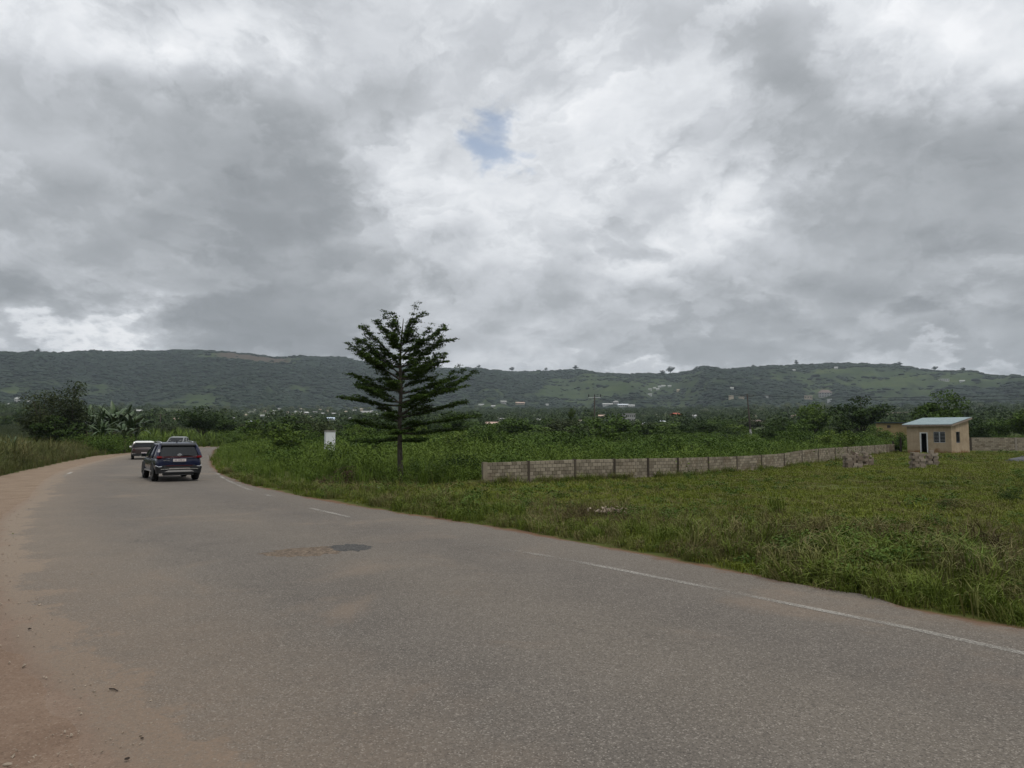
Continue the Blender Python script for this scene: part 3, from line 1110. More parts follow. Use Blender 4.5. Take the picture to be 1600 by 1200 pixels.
def leaf_quads(c, size, rng, flat=0.0, aspect=0.55, jitter=0.35):
    """rhombic leaves at points c; flat=1 lies level, 0 points anywhere"""
    n = len(c)
    d = rng.standard_normal((n, 3))
    d[:, 2] *= (1 - flat) * 0.9 + 0.12
    d /= np.linalg.norm(d, axis=1, keepdims=True) + 1e-9
    up = rng.standard_normal((n, 3)) * (1 - flat * 0.75)
    up[:, 2] += flat * 2.0
    s = np.cross(d, up)
    s /= np.linalg.norm(s, axis=1, keepdims=True) + 1e-9
    L = (size * (1 + jitter * rng.standard_normal(n)).clip(0.4, 1.8))[:, None]
    v = np.stack([c - d * L * .5, c + s * L * .5 * aspect, c + d * L * .5, c - s * L * .5 * aspect], 1).reshape(-1, 3)
    f = np.arange(4 * n).reshape(-1, 4)
    return v, f


def blade_tuft(n, h, spread, width, rng, bend=0.5, mat=0, hvar=0.35):
    """grass blades: a quad and a tip triangle each"""
    vs, fs, ms = [], [], []
    for i in range(n):
        a, r = rng.uniform(0, 2 * math.pi), spread * math.sqrt(rng.uniform())
        b = rng.uniform(0, 2 * math.pi)
        hh = h * max(0.3, 1 + hvar * rng.standard_normal())
        bd = bend * rng.uniform(0.3, 1.3)
        dx, dy = math.cos(b), math.sin(b)
        w = width * rng.uniform(0.7, 1.2)
        px, py = -dy * w / 2, dx * w / 2
        x, y = r * math.cos(a), r * math.sin(a)
        k = len(vs)
        m1 = (x + dx * hh * bd * .22, y + dy * hh * bd * .22, hh * .58)
        tp = (x + dx * hh * bd * .85, y + dy * hh * bd * .85, hh * (1 - .32 * bd))
        vs += [(x - px, y - py, -0.02), (x + px, y + py, -0.02), (m1[0] + px * .8, m1[1] + py * .8, m1[2]), (m1[0] - px * .8, m1[1] - py * .8, m1[2]), tp]
        fs += [[k, k + 1, k + 2, k + 3], [k + 3, k + 2, k + 4]]
        ms += [mat, mat]
    return np.array(vs), fs, ms


def lump_mesh(rng, n_u=7, n_v=5, rough=0.22):
    vs, fs = [], []
    for j in range(n_v + 1):
        th = math.pi * j / n_v
        for i in range(n_u):
            ph = 2 * math.pi * (i + 0.5 * (j % 2)) / n_u
            r = 1 + rough * rng.standard_normal()
            vs.append((r * math.sin(th) * math.cos(ph), r * math.sin(th) * math.sin(ph), 0.72 + 0.8 * r * math.cos(th)))
    for j in range(n_v):
        for i in range(n_u):
            q = (i + 1) % n_u
            fs.append([j * n_u + i, (j + 1) * n_u + i, (j + 1) * n_u + q, j * n_u + q])
    return np.array(vs), fs, [0] * len(fs)


def gn_tree(n_proto):
    t = bpy.data.node_groups.new('scatter_nodes', 'GeometryNodeTree')
    t.interface.new_socket('Geometry', in_out='INPUT', socket_type='NodeSocketGeometry')
    t.interface.new_socket('Geometry', in_out='OUTPUT', socket_type='NodeSocketGeometry')
    N = NT(t)
    gi, go = N.new('NodeGroupInput'), N.new('NodeGroupOutput')

    def named(nm, typ):
        q = N.new('GeometryNodeInputNamedAttribute', data_type=typ)
        q.inputs[0].default_value = nm
        return q.outputs[0]

    pid = named('pid', 'INT')

    def sep(k):
        c = N.new('FunctionNodeCompare', data_type='INT', operation='EQUAL')
        N.put(c.inputs[2], pid)
        c.inputs[3].default_value = k
        s = N.new('GeometryNodeSeparateGeometry', domain='POINT')
        N.put(s.inputs[0], gi.outputs[0])
        N.put(s.inputs[1], c.outputs[0])
        return s.outputs[0]

    g2i = N.new('GeometryNodeGeometryToInstance')
    for k in reversed(range(n_proto)):
        N.l.new(sep(k), g2i.inputs[0])
    iop = N.new('GeometryNodeInstanceOnPoints')
    N.put(iop.inputs['Points'], sep(-1))
    N.put(iop.inputs['Instance'], g2i.outputs[0])
    iop.inputs['Pick Instance'].default_value = True
    N.put(iop.inputs['Instance Index'], named('idx', 'INT'))
    N.put(iop.inputs['Rotation'], named('rot', 'FLOAT_VECTOR'))
    N.put(iop.inputs['Scale'], named('scl', 'FLOAT_VECTOR'))
    N.put(go.inputs[0], iop.outputs[0])
    return t


GN_CACHE = {}


def scatter(name, protos, mats, pts, scale, label, cat, idx=None, tilt=0.12, rng=RNG, squash=None, smooth_=False):
    """one object of kind stuff: its prototypes strewn over the points"""
    n = len(pts)
    if n == 0: return None
    npz = len(protos)
    vs, fs, ms, pid = [np.asarray(pts, float)], [], [], [np.full(n, -1)]
    k = n
    for j, (v, f, m) in enumerate(protos):
        vs.append(np.asarray(v))
        fs += [[i + k for i in q] for q in (f.tolist() if isinstance(f, np.ndarray) else f)]
        ms += list(m)
        pid.append(np.full(len(v), j))
        k += len(v)
    me = bpy.data.meshes.new(name)
    me.from_pydata(np.vstack(vs).tolist(), [], fs)
    for m in mats: me.materials.append(m)
    me.polygons.foreach_set('material_index', ms)
    if smooth_: me.polygons.foreach_set('use_smooth', [True] * len(fs))
    tot = k
    rot = np.zeros((tot, 3))
    rot[:n, 2] = rng.uniform(0, 2 * math.pi, n)
    rot[:n, :2] = rng.standard_normal((n, 2)) * tilt
    scl = np.ones((tot, 3))
    scl[:n] = np.asarray(scale)[:, None] if np.ndim(scale) == 1 else scale
    if squash is not None: scl[:n, 2] *= squash
    ix = np.zeros(tot, np.int32)
    ix[:n] = rng.integers(0, npz, n) if idx is None else idx
    set_attr(me, 'pid', np.concatenate(pid).astype(np.int32), 'INT')
    set_attr(me, 'idx', ix, 'INT')
    set_attr(me, 'rot', rot, 'FLOAT_VECTOR')
    set_attr(me, 'scl', scl, 'FLOAT_VECTOR')
    o = link(name, me)
    md = o.modifiers.new('scatter', 'NODES')
    if npz not in GN_CACHE: GN_CACHE[npz] = gn_tree(npz)
    md.node_group = GN_CACHE[npz]
    return tag(o, label, cat, kind='stuff')


def sample_polar(n, az0, az1, r0, r1, rng=RNG, power=1.0):
    """points in a sector; power 2 = even per area, 1 = even per ring"""
    a = rng.uniform(R(az0), R(az1), n)
    u = rng.uniform(0, 1, n)
    r = (r0 ** power + u * (r1 ** power - r0 ** power)) ** (1 / power)
    return np.sin(a) * r, np.cos(a) * r


def zg(X, Y):
    """height of the built ground sheet (near part)"""
    save = dict(RS)
    z = ground_z(np.atleast_1d(np.asarray(X, float)), np.atleast_1d(np.asarray(Y, float)))
    RS.update(save)
    return z


def zones(X, Y):
    px, py = proj(X, Y, np.zeros_like(X))
    d, left, dl, dr = road_signed(X, Y)
    fy = np.interp(px, FX, FY)
    gy = np.interp(px, GL_X, GL_Y)
    side_r = (d > 0) & ~left
    # right of the road in front of the tall growth / wall
    lawn = side_r & (py > fy) & (px > 300)
    beyond = (py <= fy) & (d > 0.3) & (px > 330)
    leftg = (d > 0.2) & (py <= gy) & (px <= 352) & ((px < 250) | left)
    return px, py, d, left, dr, lawn, beyond, leftg


# buildings keep the grass out
GH = [Vector((*p, 0)) for p in ((42.46, 76.5), (45.06, 73.0), (48.45, 75.7), (45.85, 79.2))]
GHP = np.array([[p.x, p.y] for p in GH])

g = np.random.default_rng(3)
# --- lawn: short tufts
def shrub_proto(rng, n, leaf, flat=0.2):
    b = rng.standard_normal((5, 3)) * (.28, .28, .16) + (0, 0, .52)
    c = b[rng.integers(0, 5, n)] + rng.standard_normal((n, 3)) * (.22, .22, .2)
    c[:, 2] = np.abs(c[:, 2])
    v, f = leaf_quads(c, leaf, rng, flat)
    return v, f, [0] * len(f)


P_lawn = [blade_tuft(46, .060, .22, .013, g, 1.2), blade_tuft(40, .075, .20, .012, g, 1.0), blade_tuft(50, .048, .24, .014, g, 1.3),
          blade_tuft(34, .090, .2, .013, g, 1.1)]
X, Y = sample_polar(60000, -32, 62, 7, 96, g, 1.25)
px, py, d, left, dr, lawn, beyond, leftg = zones(X, Y)
k = lawn & (d > 0.35) & ~in_poly(X, Y, GHP)
thin = fbm(X / 3.2, Y / 3.2, 4, 71)
soil_d = np.hypot((X - gp(1560, 716).x) / 5.0, (Y - gp(1560, 716).y) / 1.7)
k &= (thin > 0.20) & ((soil_d > 0.9) | (g.uniform(size=len(X)) < 0.12))
X, Y = X[k], Y[k]
r = np.hypot(X, Y)
scatter('grass', P_lawn, [M['lawn']], np.stack([X, Y, zg(X, Y)], -1), (0.75 + r / 60) * g.uniform(.7, 1.35, len(X)) * (0.8 + 0.5 * fbm(X / 5, Y / 5, 3, 77)),
        'short mown grass of the empty plot between the road and the block wall', 'grass', squash=.85 / (0.75 + r / 110))
cl = fbm(X / 3.1, Y / 3.1, 3, 301)
kk = (cl > .57) & (g.uniform(size=len(X)) < .11)
scatter('lawn_weeds', [shrub_proto(g, 90, .16), shrub_proto(g, 70, .2)], [M['leaf_mid']], np.stack([X, Y, zg(X, Y)], -1)[kk], g.uniform(.12, .36, len(X))[kk] * (.8 + r[kk] / 90),
        'low dark leafy weeds dotted through the mown grass', 'weeds', squash=.7)
# --- verge: longer grass hanging over the asphalt edge
P_verge = [blade_tuft(36, .27, .16, .013, g, 1.0), blade_tuft(30, .22, .18, .012, g, 1.25), blade_tuft(24, .34, .12, .015, g, .9), blade_tuft(40, .16, .2, .012, g, 1.0)]
X, Y = sample_polar(125000, -34, 72, 5.0, 72, g, 1.1)
px, py, d, left, dr, lawn, beyond, leftg = zones(X, Y)
wid = 1.4 + 0.5 * smooth((px - 1000) / 400)
prob = np.exp(-np.clip(d - 0.15, 0, None) / wid)
k = lawn & (g.uniform(size=len(X)) < prob * (0.35 + 0.9 * fbm(X / 1.2, Y / 1.2, 3, 81))) & (d > -0.02 + 0.95 * fbm(X / 1.3, Y / 1.3, 3, 83) ** 1.8)
X, Y, d = X[k], Y[k], d[k]
wq = np.array([gp(x, np.interp(x, FX, FY) + g.uniform(.6, 2.2)).xy for x in g.uniform(750, 1400, 520)])    # along the foot of the wall
wq = wq[fbm(wq[:, 0] / 2, wq[:, 1] / 2, 3, 311) > .42]
X, Y, d = np.concatenate([X, wq[:, 0]]), np.concatenate([Y, wq[:, 1]]), np.concatenate([d, np.full(len(wq), 9.)])
r = np.hypot(X, Y)
nz = fbm(X / 1.6, Y / 1.6, 3, 85)
scatter('verge_grass', P_verge, [M['verge']], np.stack([X, Y, zg(X, Y)], -1),
        (0.45 + 0.8 * nz) * (0.85 + r / 120) * g.uniform(.7, 1.2, len(X)), 'longer unkempt grass along the right edge of the asphalt', 'grass', tilt=.2)
X, Y = sample_polar(5200, -30, 60, 8, 60, g, 1.1)
px, py, d, left, dr, lawn, beyond, leftg = zones(X, Y)
k = lawn & (d > .7) & (g.uniform(size=len(X)) < np.exp(-d / 4.5) * .9 * (fbm(X / 1.9, Y / 1.9, 3, 351) > .5))
X, Y = X[k], Y[k]
scatter('verge_weeds', [shrub_proto(g, 170, .12), shrub_proto(g, 150, .15), shrub_proto(g, 190, .10)], [M['leaf_mid']], np.stack([X, Y, zg(X, Y)], -1), g.uniform(.22, .62, len(X)),
        'broad leaved weeds in dark clumps along the right verge', 'weeds', squash=.65)
# --- tall weeds and broad blades close to the road at the right
P_weed = [blade_tuft(20, .62, .16, .024, g, .95), blade_tuft(16, .5, .2, .022, g, 1.2), blade_tuft(22, .42, .2, .020, g, 1.0)]


def patch_points(centres, n, rng):
    out = []
    for x, y, sx_, sy_ in centres:
        c = gp(x, y)
        out.append(np.stack([c.x + sx_ * rng.standard_normal(n), c.y + sy_ * rng.standard_normal(n)], -1))
    return np.vstack(out)


P = patch_points([(1290, 905, .7, .5), (1390, 890, .9, .6), (1480, 930, .7, .5), (1560, 940, .8, .5), (1590, 905, .8, .7), (1230, 880, .7, .5), (1120, 860, .6, .4),
                  (1440, 880, .6, .5), (1360, 850, .8, .7), (1540, 880, .9, .6), (1060, 840, .6, .5), (1180, 845, .5, .5), (1510, 900, .5, .4)], 46, g)
px, py, d, left, dr, lawn, beyond, leftg = zones(P[:, 0], P[:, 1])
P = P[lawn & (d > 0.3) & (g.uniform(size=len(P)) < .3)]
scatter('tall_weeds', P_weed, [M['verge']], np.column_stack([P, zg(P[:, 0], P[:, 1])]), g.uniform(.35, .9, len(P)),
        'clumps of tall broad bladed grass on the verge at the right', 'weeds', tilt=.18)
# --- cut, dried stalks lying over the verge
P_dry = [blade_tuft(22, .3, .22, .008, g, 1.6, hvar=.6), blade_tuft(26, .22, .25, .008, g, 1.8, hvar=.6)]
P = patch_points([(930, 812, .45, .3), (900, 825, .6, .3), (1010, 830, .7, .5), (1090, 835, .8, .5), (1195, 850, .35, .4), (1530, 860, .6, .5), (1560, 880, .5, .4), (1130, 815, .9, .6),
                  (1440, 840, .9, .6), (1260, 840, .8, .5), (1330, 835, 1.0, .5), (1400, 862, .8, .4), (1590, 840, 1.0, .6), (1480, 868, .7, .3), (1110, 870, .9, .25), (1050, 875, .8, .2), (560, 766, .8, .5), (620, 770, .8, .4), (860, 800, .8, .5)], 26, g)
px, py, d, left, dr, lawn, beyond, leftg = zones(P[:, 0], P[:, 1])
P = P[lawn & (d > 0.2)]
scatter('dry_grass', P_dry, [M['hay']], np.column_stack([P, zg(P[:, 0], P[:, 1]) + .02]), g.uniform(.6, 1.25, len(P)),
        'cut brown stalks lying in the verge grass', 'dry grass', tilt=.45)


P_stone = [lump_mesh(g, 6, 4, .2), lump_mesh(g, 5, 3, .25)]
P_stone = [((v_ - np.array((0, 0, .4))) * (1, .8, .6), f_, m_) for v_, f_, m_ in P_stone]
X, Y = sample_polar(26000, -70, -2, 3.6, 34, g, 1.0)
d_, l_, dl_, dr_ = road_signed(X, Y)
sd = np.where(d_ < 0, -dl_, dl_)
k = l_ & (sd > -2.2) & (g.uniform(size=len(X)) < np.exp(-np.abs(sd + .5) / .9) * (.15 + 1.3 * (fbm(X / .8, Y / .8, 3, 321) > .5)) * .55)
X, Y = X[k], Y[k]
zz = np.array([0.012 if q >= 0 else 0.03 + .02 * min(1, -q / 2) for q in sd[k]])
scatter('loose_gravel', P_stone, [M['stone']], np.stack([X, Y, zz], -1), g.uniform(.004, .013, len(X)) * (1 + 1.2 * (g.uniform(size=len(X)) > .95)),
        'loose gravel and crumbs of asphalt strewn over the left road edge', 'gravel', tilt=.5)

# --- bush field beyond the wall: reeds, leafy weeds
P_reed = [blade_tuft(26, 1.15, .3, .035, g, .7), blade_tuft(22, 1.35, .25, .04, g, .6), blade_tuft(30, .9, .4, .035, g, .9)]
P_leafy = [shrub_proto(g, 420, .075), shrub_proto(g, 360, .085), shrub_proto(g, 480, .07)]
X, Y = sample_polar(27500, -24, 50, 26, 150, g, 1.3)
px, py, d, left, dr, lawn, beyond, leftg = zones(X, Y)
k = beyond & (d > 0.5) & ~in_poly(X, Y, GHP) & ~((px > 1395) & (Y < 84) & (px < 1545))
gapw = np.interp(px, [755, 1400], [0, 1])
k &= (np.interp(px, FX, FY) - py > np.where(px > 745, 1.6, 0.3))
X, Y, px, d = X[k], Y[k], px[k], d[k]
r = np.hypot(X, Y)
hz_ = np.where(px < 760, 0.42 + 0.40 * smooth((d - 0.6) / 5), 0.70)
nz = fbm(X / 4.5, Y / 4.5, 4, 91)
m = g.uniform(size=len(X)) < np.where(nz > 0.5, 0.45, 0.85)
z = zg(X, Y)
scatter('reeds', P_reed, [M['reed']], np.stack([X, Y, z], -1)[m], (hz_ * (0.35 + 1.2 * nz) * (0.9 + r / 260) * g.uniform(.75, 1.2, len(X)))[m],
        'rank green grass and reeds filling the field beyond the block wall', 'tall grass')
m = ~m
scatter('undergrowth', P_leafy, [M['leaf_light']], np.stack([X, Y, z], -1)[m], (hz_ * (0.5 + 1.05 * nz) * (0.9 + r / 260) * g.uniform(.6, 1.5, len(X)))[m],
        'leafy weeds growing among the tall grass beyond the wall', 'weeds')
cl = fbm(X / 7.0, Y / 7.0, 3, 191)
m = (cl > .52) & (g.uniform(size=len(X)) < .16) & (d > 2.5) & (r > 34)
scatter('field_shrubs', P_leafy, [M['leaf_mid']], np.stack([X, Y, z], -1)[m], (hz_ * g.uniform(1.4, 2.5, len(X)) * (0.9 + r / 260))[m],
        'leafy shrubs scattered in clumps over the tall grass field', 'shrubs')
# --- left roadside: yellowish tall grass
P_side = [blade_tuft(40, .95, .32, .026, g, .8), blade_tuft(34, .8, .35, .026, g, 1.0), blade_tuft(30, 1.1, .28, .028, g, .7)]
X, Y = sample_polar(26000, -48, -20, 30, 135, g, 1.2)
px, py, d, left, dr, lawn, beyond, leftg = zones(X, Y)
gy = np.interp(px, GL_X, GL_Y)
k = leftg & (d > 0.6) & (g.uniform(size=len(X)) < np.clip(1.15 - (gy - py) / 45, 0.16, 1))
X, Y, px, py, gy = X[k], Y[k], px[k], py[k], gy[k]
nz = fbm(X / 4, Y / 4, 3, 95)
rise = 0.45 + 0.55 * smooth((gy - py) / 7)
green = smooth((px - 120) / 60)
m = g.uniform(size=len(X)) > green * 0.75
pts = np.stack([X, Y, zg(X, Y)], -1)
sc_ = rise * (0.65 + 0.7 * nz) * g.uniform(.75, 1.2, len(X)) * np.interp(px, [0, 200, 350], [1.1, .95, .8])
scatter('roadside_grass', P_side, [M['roadside']], pts[m], sc_[m], 'tall yellowish grass along the left shoulder', 'tall grass')
scatter('roadside_weeds', P_reed, [M['reed']], pts[~m], sc_[~m] * .85, 'green tall grass on the outside of the bend below the banana plants', 'tall grass')


VL = 'village houses below the hills'
HOUSES = ((28, 628, 10, 7, 'h_white', 'h_white', 'white two storey house with hipped roof on the slope at the far left', 'hip', 2),
          (44, 650, 10, 5, 'h_white', 'h_zinc', 'white house between the dark trees left of the roadside tree'),
          (9, 656, 9, 4, 'h_tan', 'h_zinc', 'pale roofed house at the far left edge above the open field'),
          (216, 645, 12, 5, 'h_white', 'h_white', 'long white house above the banana plants'),
          (277, 660, 11, 7, 'h_tan', 'h_pink', 'house with pinkish roof left of the spreading tree at the bend'),
          (217, 659, 5, 3, 'h_white', 'h_white', 'tiny white gable right of the banana plants'),
          (391, 661, 12, 4, 'h_tan', 'h_zinc', 'house with bright zinc roof above the bend bushes'),
          (428, 647, 7, 6, 'h_white', 'h_white', 'upright white house among palms left of the long white roofs'),
          (474, 648, 16, 5, 'h_tan', 'h_white', 'long white roof among the palms left of the pillar'),
          (519, 660, 11, 8, 'h_white', 'h_blue', 'house with pale blue roof just above the white pillar'),
          (572, 648, 15, 6, 'h_grey', 'h_grey', 'large grey roofed building behind the left branches of the tiered tree'),
          (768, 666, 18, 7, 'h_pink', 'h_pink', 'wide pinkish walled house right of the tiered tree'),
          (784, 657, 10, 4, 'h_grey', 'h_grey', 'small grey roofed house above the pinkish one'),
          (815, 664, 7, 4, 'h_white', 'h_white', 'left one of the three white houses in the belt'),
          (822, 669, 6, 6, 'h_white', 'h_tan', 'white gable with tan roof in the middle of the three white houses'),
          (848, 669, 7, 5, 'h_white', 'h_white', 'right one of the three white houses in the belt'),
          (842, 658, 9, 4, 'h_white', 'h_grey', 'pale house with grey roof between the belt and the green terraces'),
          (812, 632, 14, 4, 'h_tan', 'h_pink', 'long pink roofed house at the foot of the wooded slope'),
          (787, 631, 9, 5, 'h_grey', 'h_grey', 'grey ruinous house left of the long pink roofed one'),
          (940, 653, 9, 5, 'h_pink', 'h_pink', 'small pink house right behind the left utility pole'),
          (950, 634, 15, 4, 'h_white', 'h_white', 'long white roofed hall, left block of the school row'),
          (974, 636, 16, 5, 'h_white', 'h_zinc', 'white hall with zinc roof in the middle of the school row'),
          (987, 636, 10, 4, 'h_white', 'h_white', 'slanting white hall at the right end of the school row'),
          (962, 632, 9, 6, 'h_grey', 'h_grey', 'grey hip roofed house above the school row', 'hip'),
          (985, 660, 17, 14, 'h_grey', 'h_grey', 'grey unfinished two storey block below the school row', 'flat', 2),
          (1055, 652, 15, 7, 'h_pink', 'h_red', 'house with red roof in the middle of the valley', 'hip'),
          (1085, 653, 6, 5, 'h_white', 'h_white', 'bright white gable right of the red roofed house'),
          (1036, 661, 8, 4, 'h_tan', 'h_zinc', 'shiny tilted roof left of the red roofed house'),
          (1005, 664, 6, 4, 'h_tan', 'h_zinc', 'small shiny roof above the dark round bush'),
          (1183, 665, 20, 9, 'h_tan', 'h_brown', 'brown hip roofed house behind the pole with the pale foot', 'hip'),
          (1143, 624, 7, 6, 'h_tan', 'h_tan', 'tan roofless house on the slope left of the second pole', 'flat'),
          (1158, 623, 10, 3, 'h_tan', 'h_tan', 'long low tan wall house beside the roofless one', 'flat'),
          (1197, 621, 7, 3, 'h_white', 'h_white', 'small white house on the slope right of the second pole'),
          (1263, 624, 12, 6, 'h_tan', 'h_tan', 'pale unfinished house left of the big grey one on the slope', 'flat'),
          (1290, 621, 20, 12, 'h_grey', 'h_brown', 'big grey house with brown roof on the slope', 'hip', 2),
          (1296, 629, 7, 6, 'h_white', 'h_white', 'bright white cube house below the big grey one', 'flat'),
          (1240, 652, 8, 4, 'h_pink', 'h_pink', 'small pinkish house left of the tall olive green tree'),
          (1476, 596, 14, 4, 'h_white', 'h_white', 'row of white houses high on the hill above the guard house', 'flat'),
          (1504, 597, 7, 3, 'h_white', 'h_white', 'white house high on the hill right of the white row'),
          (1306, 577, 5, 4, 'h_white', 'h_white', 'white house on the hill crest'),
          (1400, 648, 40, 4, 'h_tan', 'h_tan', 'long pale embankment wall behind the yellow building', 'flat'))
TINY = ((398, 642, 3, 3, 'h_white'), (413, 644, 6, 3, 'h_tan'), (437, 641, 5, 3, 'h_grey'), (462, 645, 4, 3, 'h_white'), (470, 641, 3, 3, 'h_tan'), (492, 646, 6, 3, 'h_grey'), (505, 648, 5, 3, 'h_white'), (512, 643, 4, 3, 'h_tan'), (531, 650, 3, 3, 'h_grey'), (553, 643, 6, 3, 'h_white'), (565, 641, 5, 3, 'h_tan'), (580, 644, 4, 3, 'h_grey'), (602, 641, 3, 3, 'h_white'), (383, 650, 6, 3, 'h_tan'), (420, 653, 5, 3, 'h_grey'), (446, 655, 4, 3, 'h_white'), (488, 656, 3, 3, 'h_tan'), (545, 655, 6, 3, 'h_grey'), (640, 648, 5, 3, 'h_white'), (612, 652, 4, 3, 'h_tan'),
        (14, 633, 5, 3, 'h_white'), (46, 629, 5, 3, 'h_white'), (26, 657, 6, 3, 'h_tan'), (391, 646, 7, 3, 'h_white'), (409, 651, 5, 3, 'h_white'), (484, 653, 6, 3, 'h_tan'),
                      (458, 650, 5, 3, 'h_tan'), (590, 649, 4, 3, 'h_white'), (522, 648, 5, 3, 'h_white'), (540, 645, 4, 3, 'h_tan'), (752, 634, 8, 3, 'h_white'), (771, 636, 6, 3, 'h_white'),
                      (855, 634, 4, 3, 'h_white'), (1015, 610, 5, 3, 'h_white'), (1023, 608, 4, 3, 'h_white'), (1031, 606, 5, 3, 'h_white'), (1037, 605, 6, 3, 'h_white'), (1046, 605, 5, 3, 'h_white'),
                      (1028, 610, 5, 3, 'h_white'), (1015, 618, 6, 3, 'h_white'), (1060, 612, 4, 4, 'h_tan'), (1144, 609, 5, 4, 'h_white'), (1241, 580, 4, 3, 'h_white'), (448, 646, 4, 3, 'h_tan'),
                      (500, 642, 4, 3, 'h_tan'), (365, 655, 5, 3, 'h_white'), (896, 661, 5, 4, 'h_white'), (907, 659, 5, 3, 'h_tan'), (1180, 651, 6, 3, 'h_tan'))


def house_clear(X, Y, Z, size):
    """keeps far trees from standing right in front of a house"""
    px, py = proj(X, Y, Z + size * 1.2)
    r = np.hypot(X, Y)
    ok = np.ones(len(X), bool)
    for a in list(HOUSES) + [(x, y, w, h) for x, y, w, h, m in TINY]:
        p, rr = hit(a[0], a[1])
        half = size / np.maximum(r, 1) * F_PX
        ok &= ~((np.abs(px - a[0]) < a[2] * .5 + half * .6) & (r < rr + 8) & (py < a[1] - a[3] * .25) & (r > 200))
    return ok


# ---- hill forest and the trees of the far plain: too many to count
def canopy_proto(rng, n=190, leaf=0.13):
    c = rng.standard_normal((n, 3))
    c /= np.linalg.norm(c, axis=1, keepdims=True)
    c = c * rng.uniform(.55, 1.0, (n, 1)) * (1, 1, .8) + (0, 0, .95)
    v, f = leaf_quads(c, leaf * 1.6, rng, .25, .8)
    lv, lf, lm = lump_mesh(rng, 6, 4, .2)
    v2 = lv * (.72, .72, .6) + (0, 0, .12)
    k = len(v)
    return np.vstack([v, v2]), f.tolist() + [[i + k for i in q] for q in lf], [0] * (len(f) + len(lf))


g = np.random.default_rng(5)
P_hill = [lump_mesh(g, 7, 5, .2), lump_mesh(g, 6, 5, .26), lump_mesh(g, 8, 5, .18)]
X, Y = sample_polar(120000, -47, 47, HR0 + 10, 2950, g, 2.0)
Z = hill_z(X, Y)
cov, rel, a = cover(X, Y, Z)
bx = math.atan2(ray(395, 563)[0], 1)
cov = cov - 1.1 * np.exp(-(((a - bx) / 0.050) ** 2)) * smooth((rel - 0.78) / 0.08)
ridge = smooth((rel - 0.94) / 0.05)
rows = smooth((fbm(X / 210, Z / 9.5, 3, 58) - 0.57) / 0.07)
pr = smooth((cov - 0.46) / 0.12) * 0.62 + 0.02 + 0.30 * rows + ridge * 0.22 * (fbm(a * 40, a * 0, 2, 55) > .40)
pr = pr * (1 - .93 * np.exp(-(((a - bx) / 0.055) ** 2)) * smooth((rel - 0.78) / 0.08) * (rel < .985))
k = (g.uniform(size=len(X)) < pr) & (np.hypot(X, Y) < 2950)
X, Y, Z = X[k], Y[k], Z[k]
sz = g.uniform(3.6, 8.0, len(X)) * (0.8 + 0.5 * g.uniform(size=len(X)) ** 3)
k = house_clear(X, Y, Z, sz)
X, Y, Z, sz = X[k], Y[k], Z[k], sz[k]
scatter('hill_forest', P_hill, [M['canopy_far']], np.stack([X, Y, Z - 1.5], -1), np.stack([sz * 1.1, sz * 1.1, sz * g.uniform(.28, .58, len(X))], -1),
        'dark forest covering the slopes of the hills', 'forest', smooth_=True)
P_can = [canopy_proto(g), canopy_proto(g, 170, .15), canopy_proto(g, 230, .12), canopy_proto(g, 200, .14)]
X, Y = sample_polar(15000, -46, 46, 215, HR0 + 60, g, 1.35)
nz = fbm(X / 75, Y / 75, 4, 111)
r = np.hypot(X, Y)
k = g.uniform(size=len(X)) < smooth((nz - 0.40) / 0.16) * np.interp(r, [215, 300, 700, 1200], [.55, .7, .8, .55]) + 0.03
a_ = np.arctan2(X, Y)
k &= ~((a_ < R(-29)) & (r < 520) & (g.uniform(size=len(X)) < 0.9))          # open field at the far left
X, Y, r = X[k], Y[k], r[k]
sz = g.uniform(1.6, 3.9, len(X)) * (0.8 + 0.6 * g.uniform(size=len(X)) ** 2)
k = house_clear(X, Y, zplain(X, Y), sz)
X, Y, sz = X[k], Y[k], sz[k]
scatter('distant_woods', P_can, [M['village_leaf']], np.stack([X, Y, zplain(X, Y) - .4], -1), np.stack([sz * 1.1, sz * 1.1, sz], -1),
        'woods and scattered trees between the houses below the hills', 'woods')


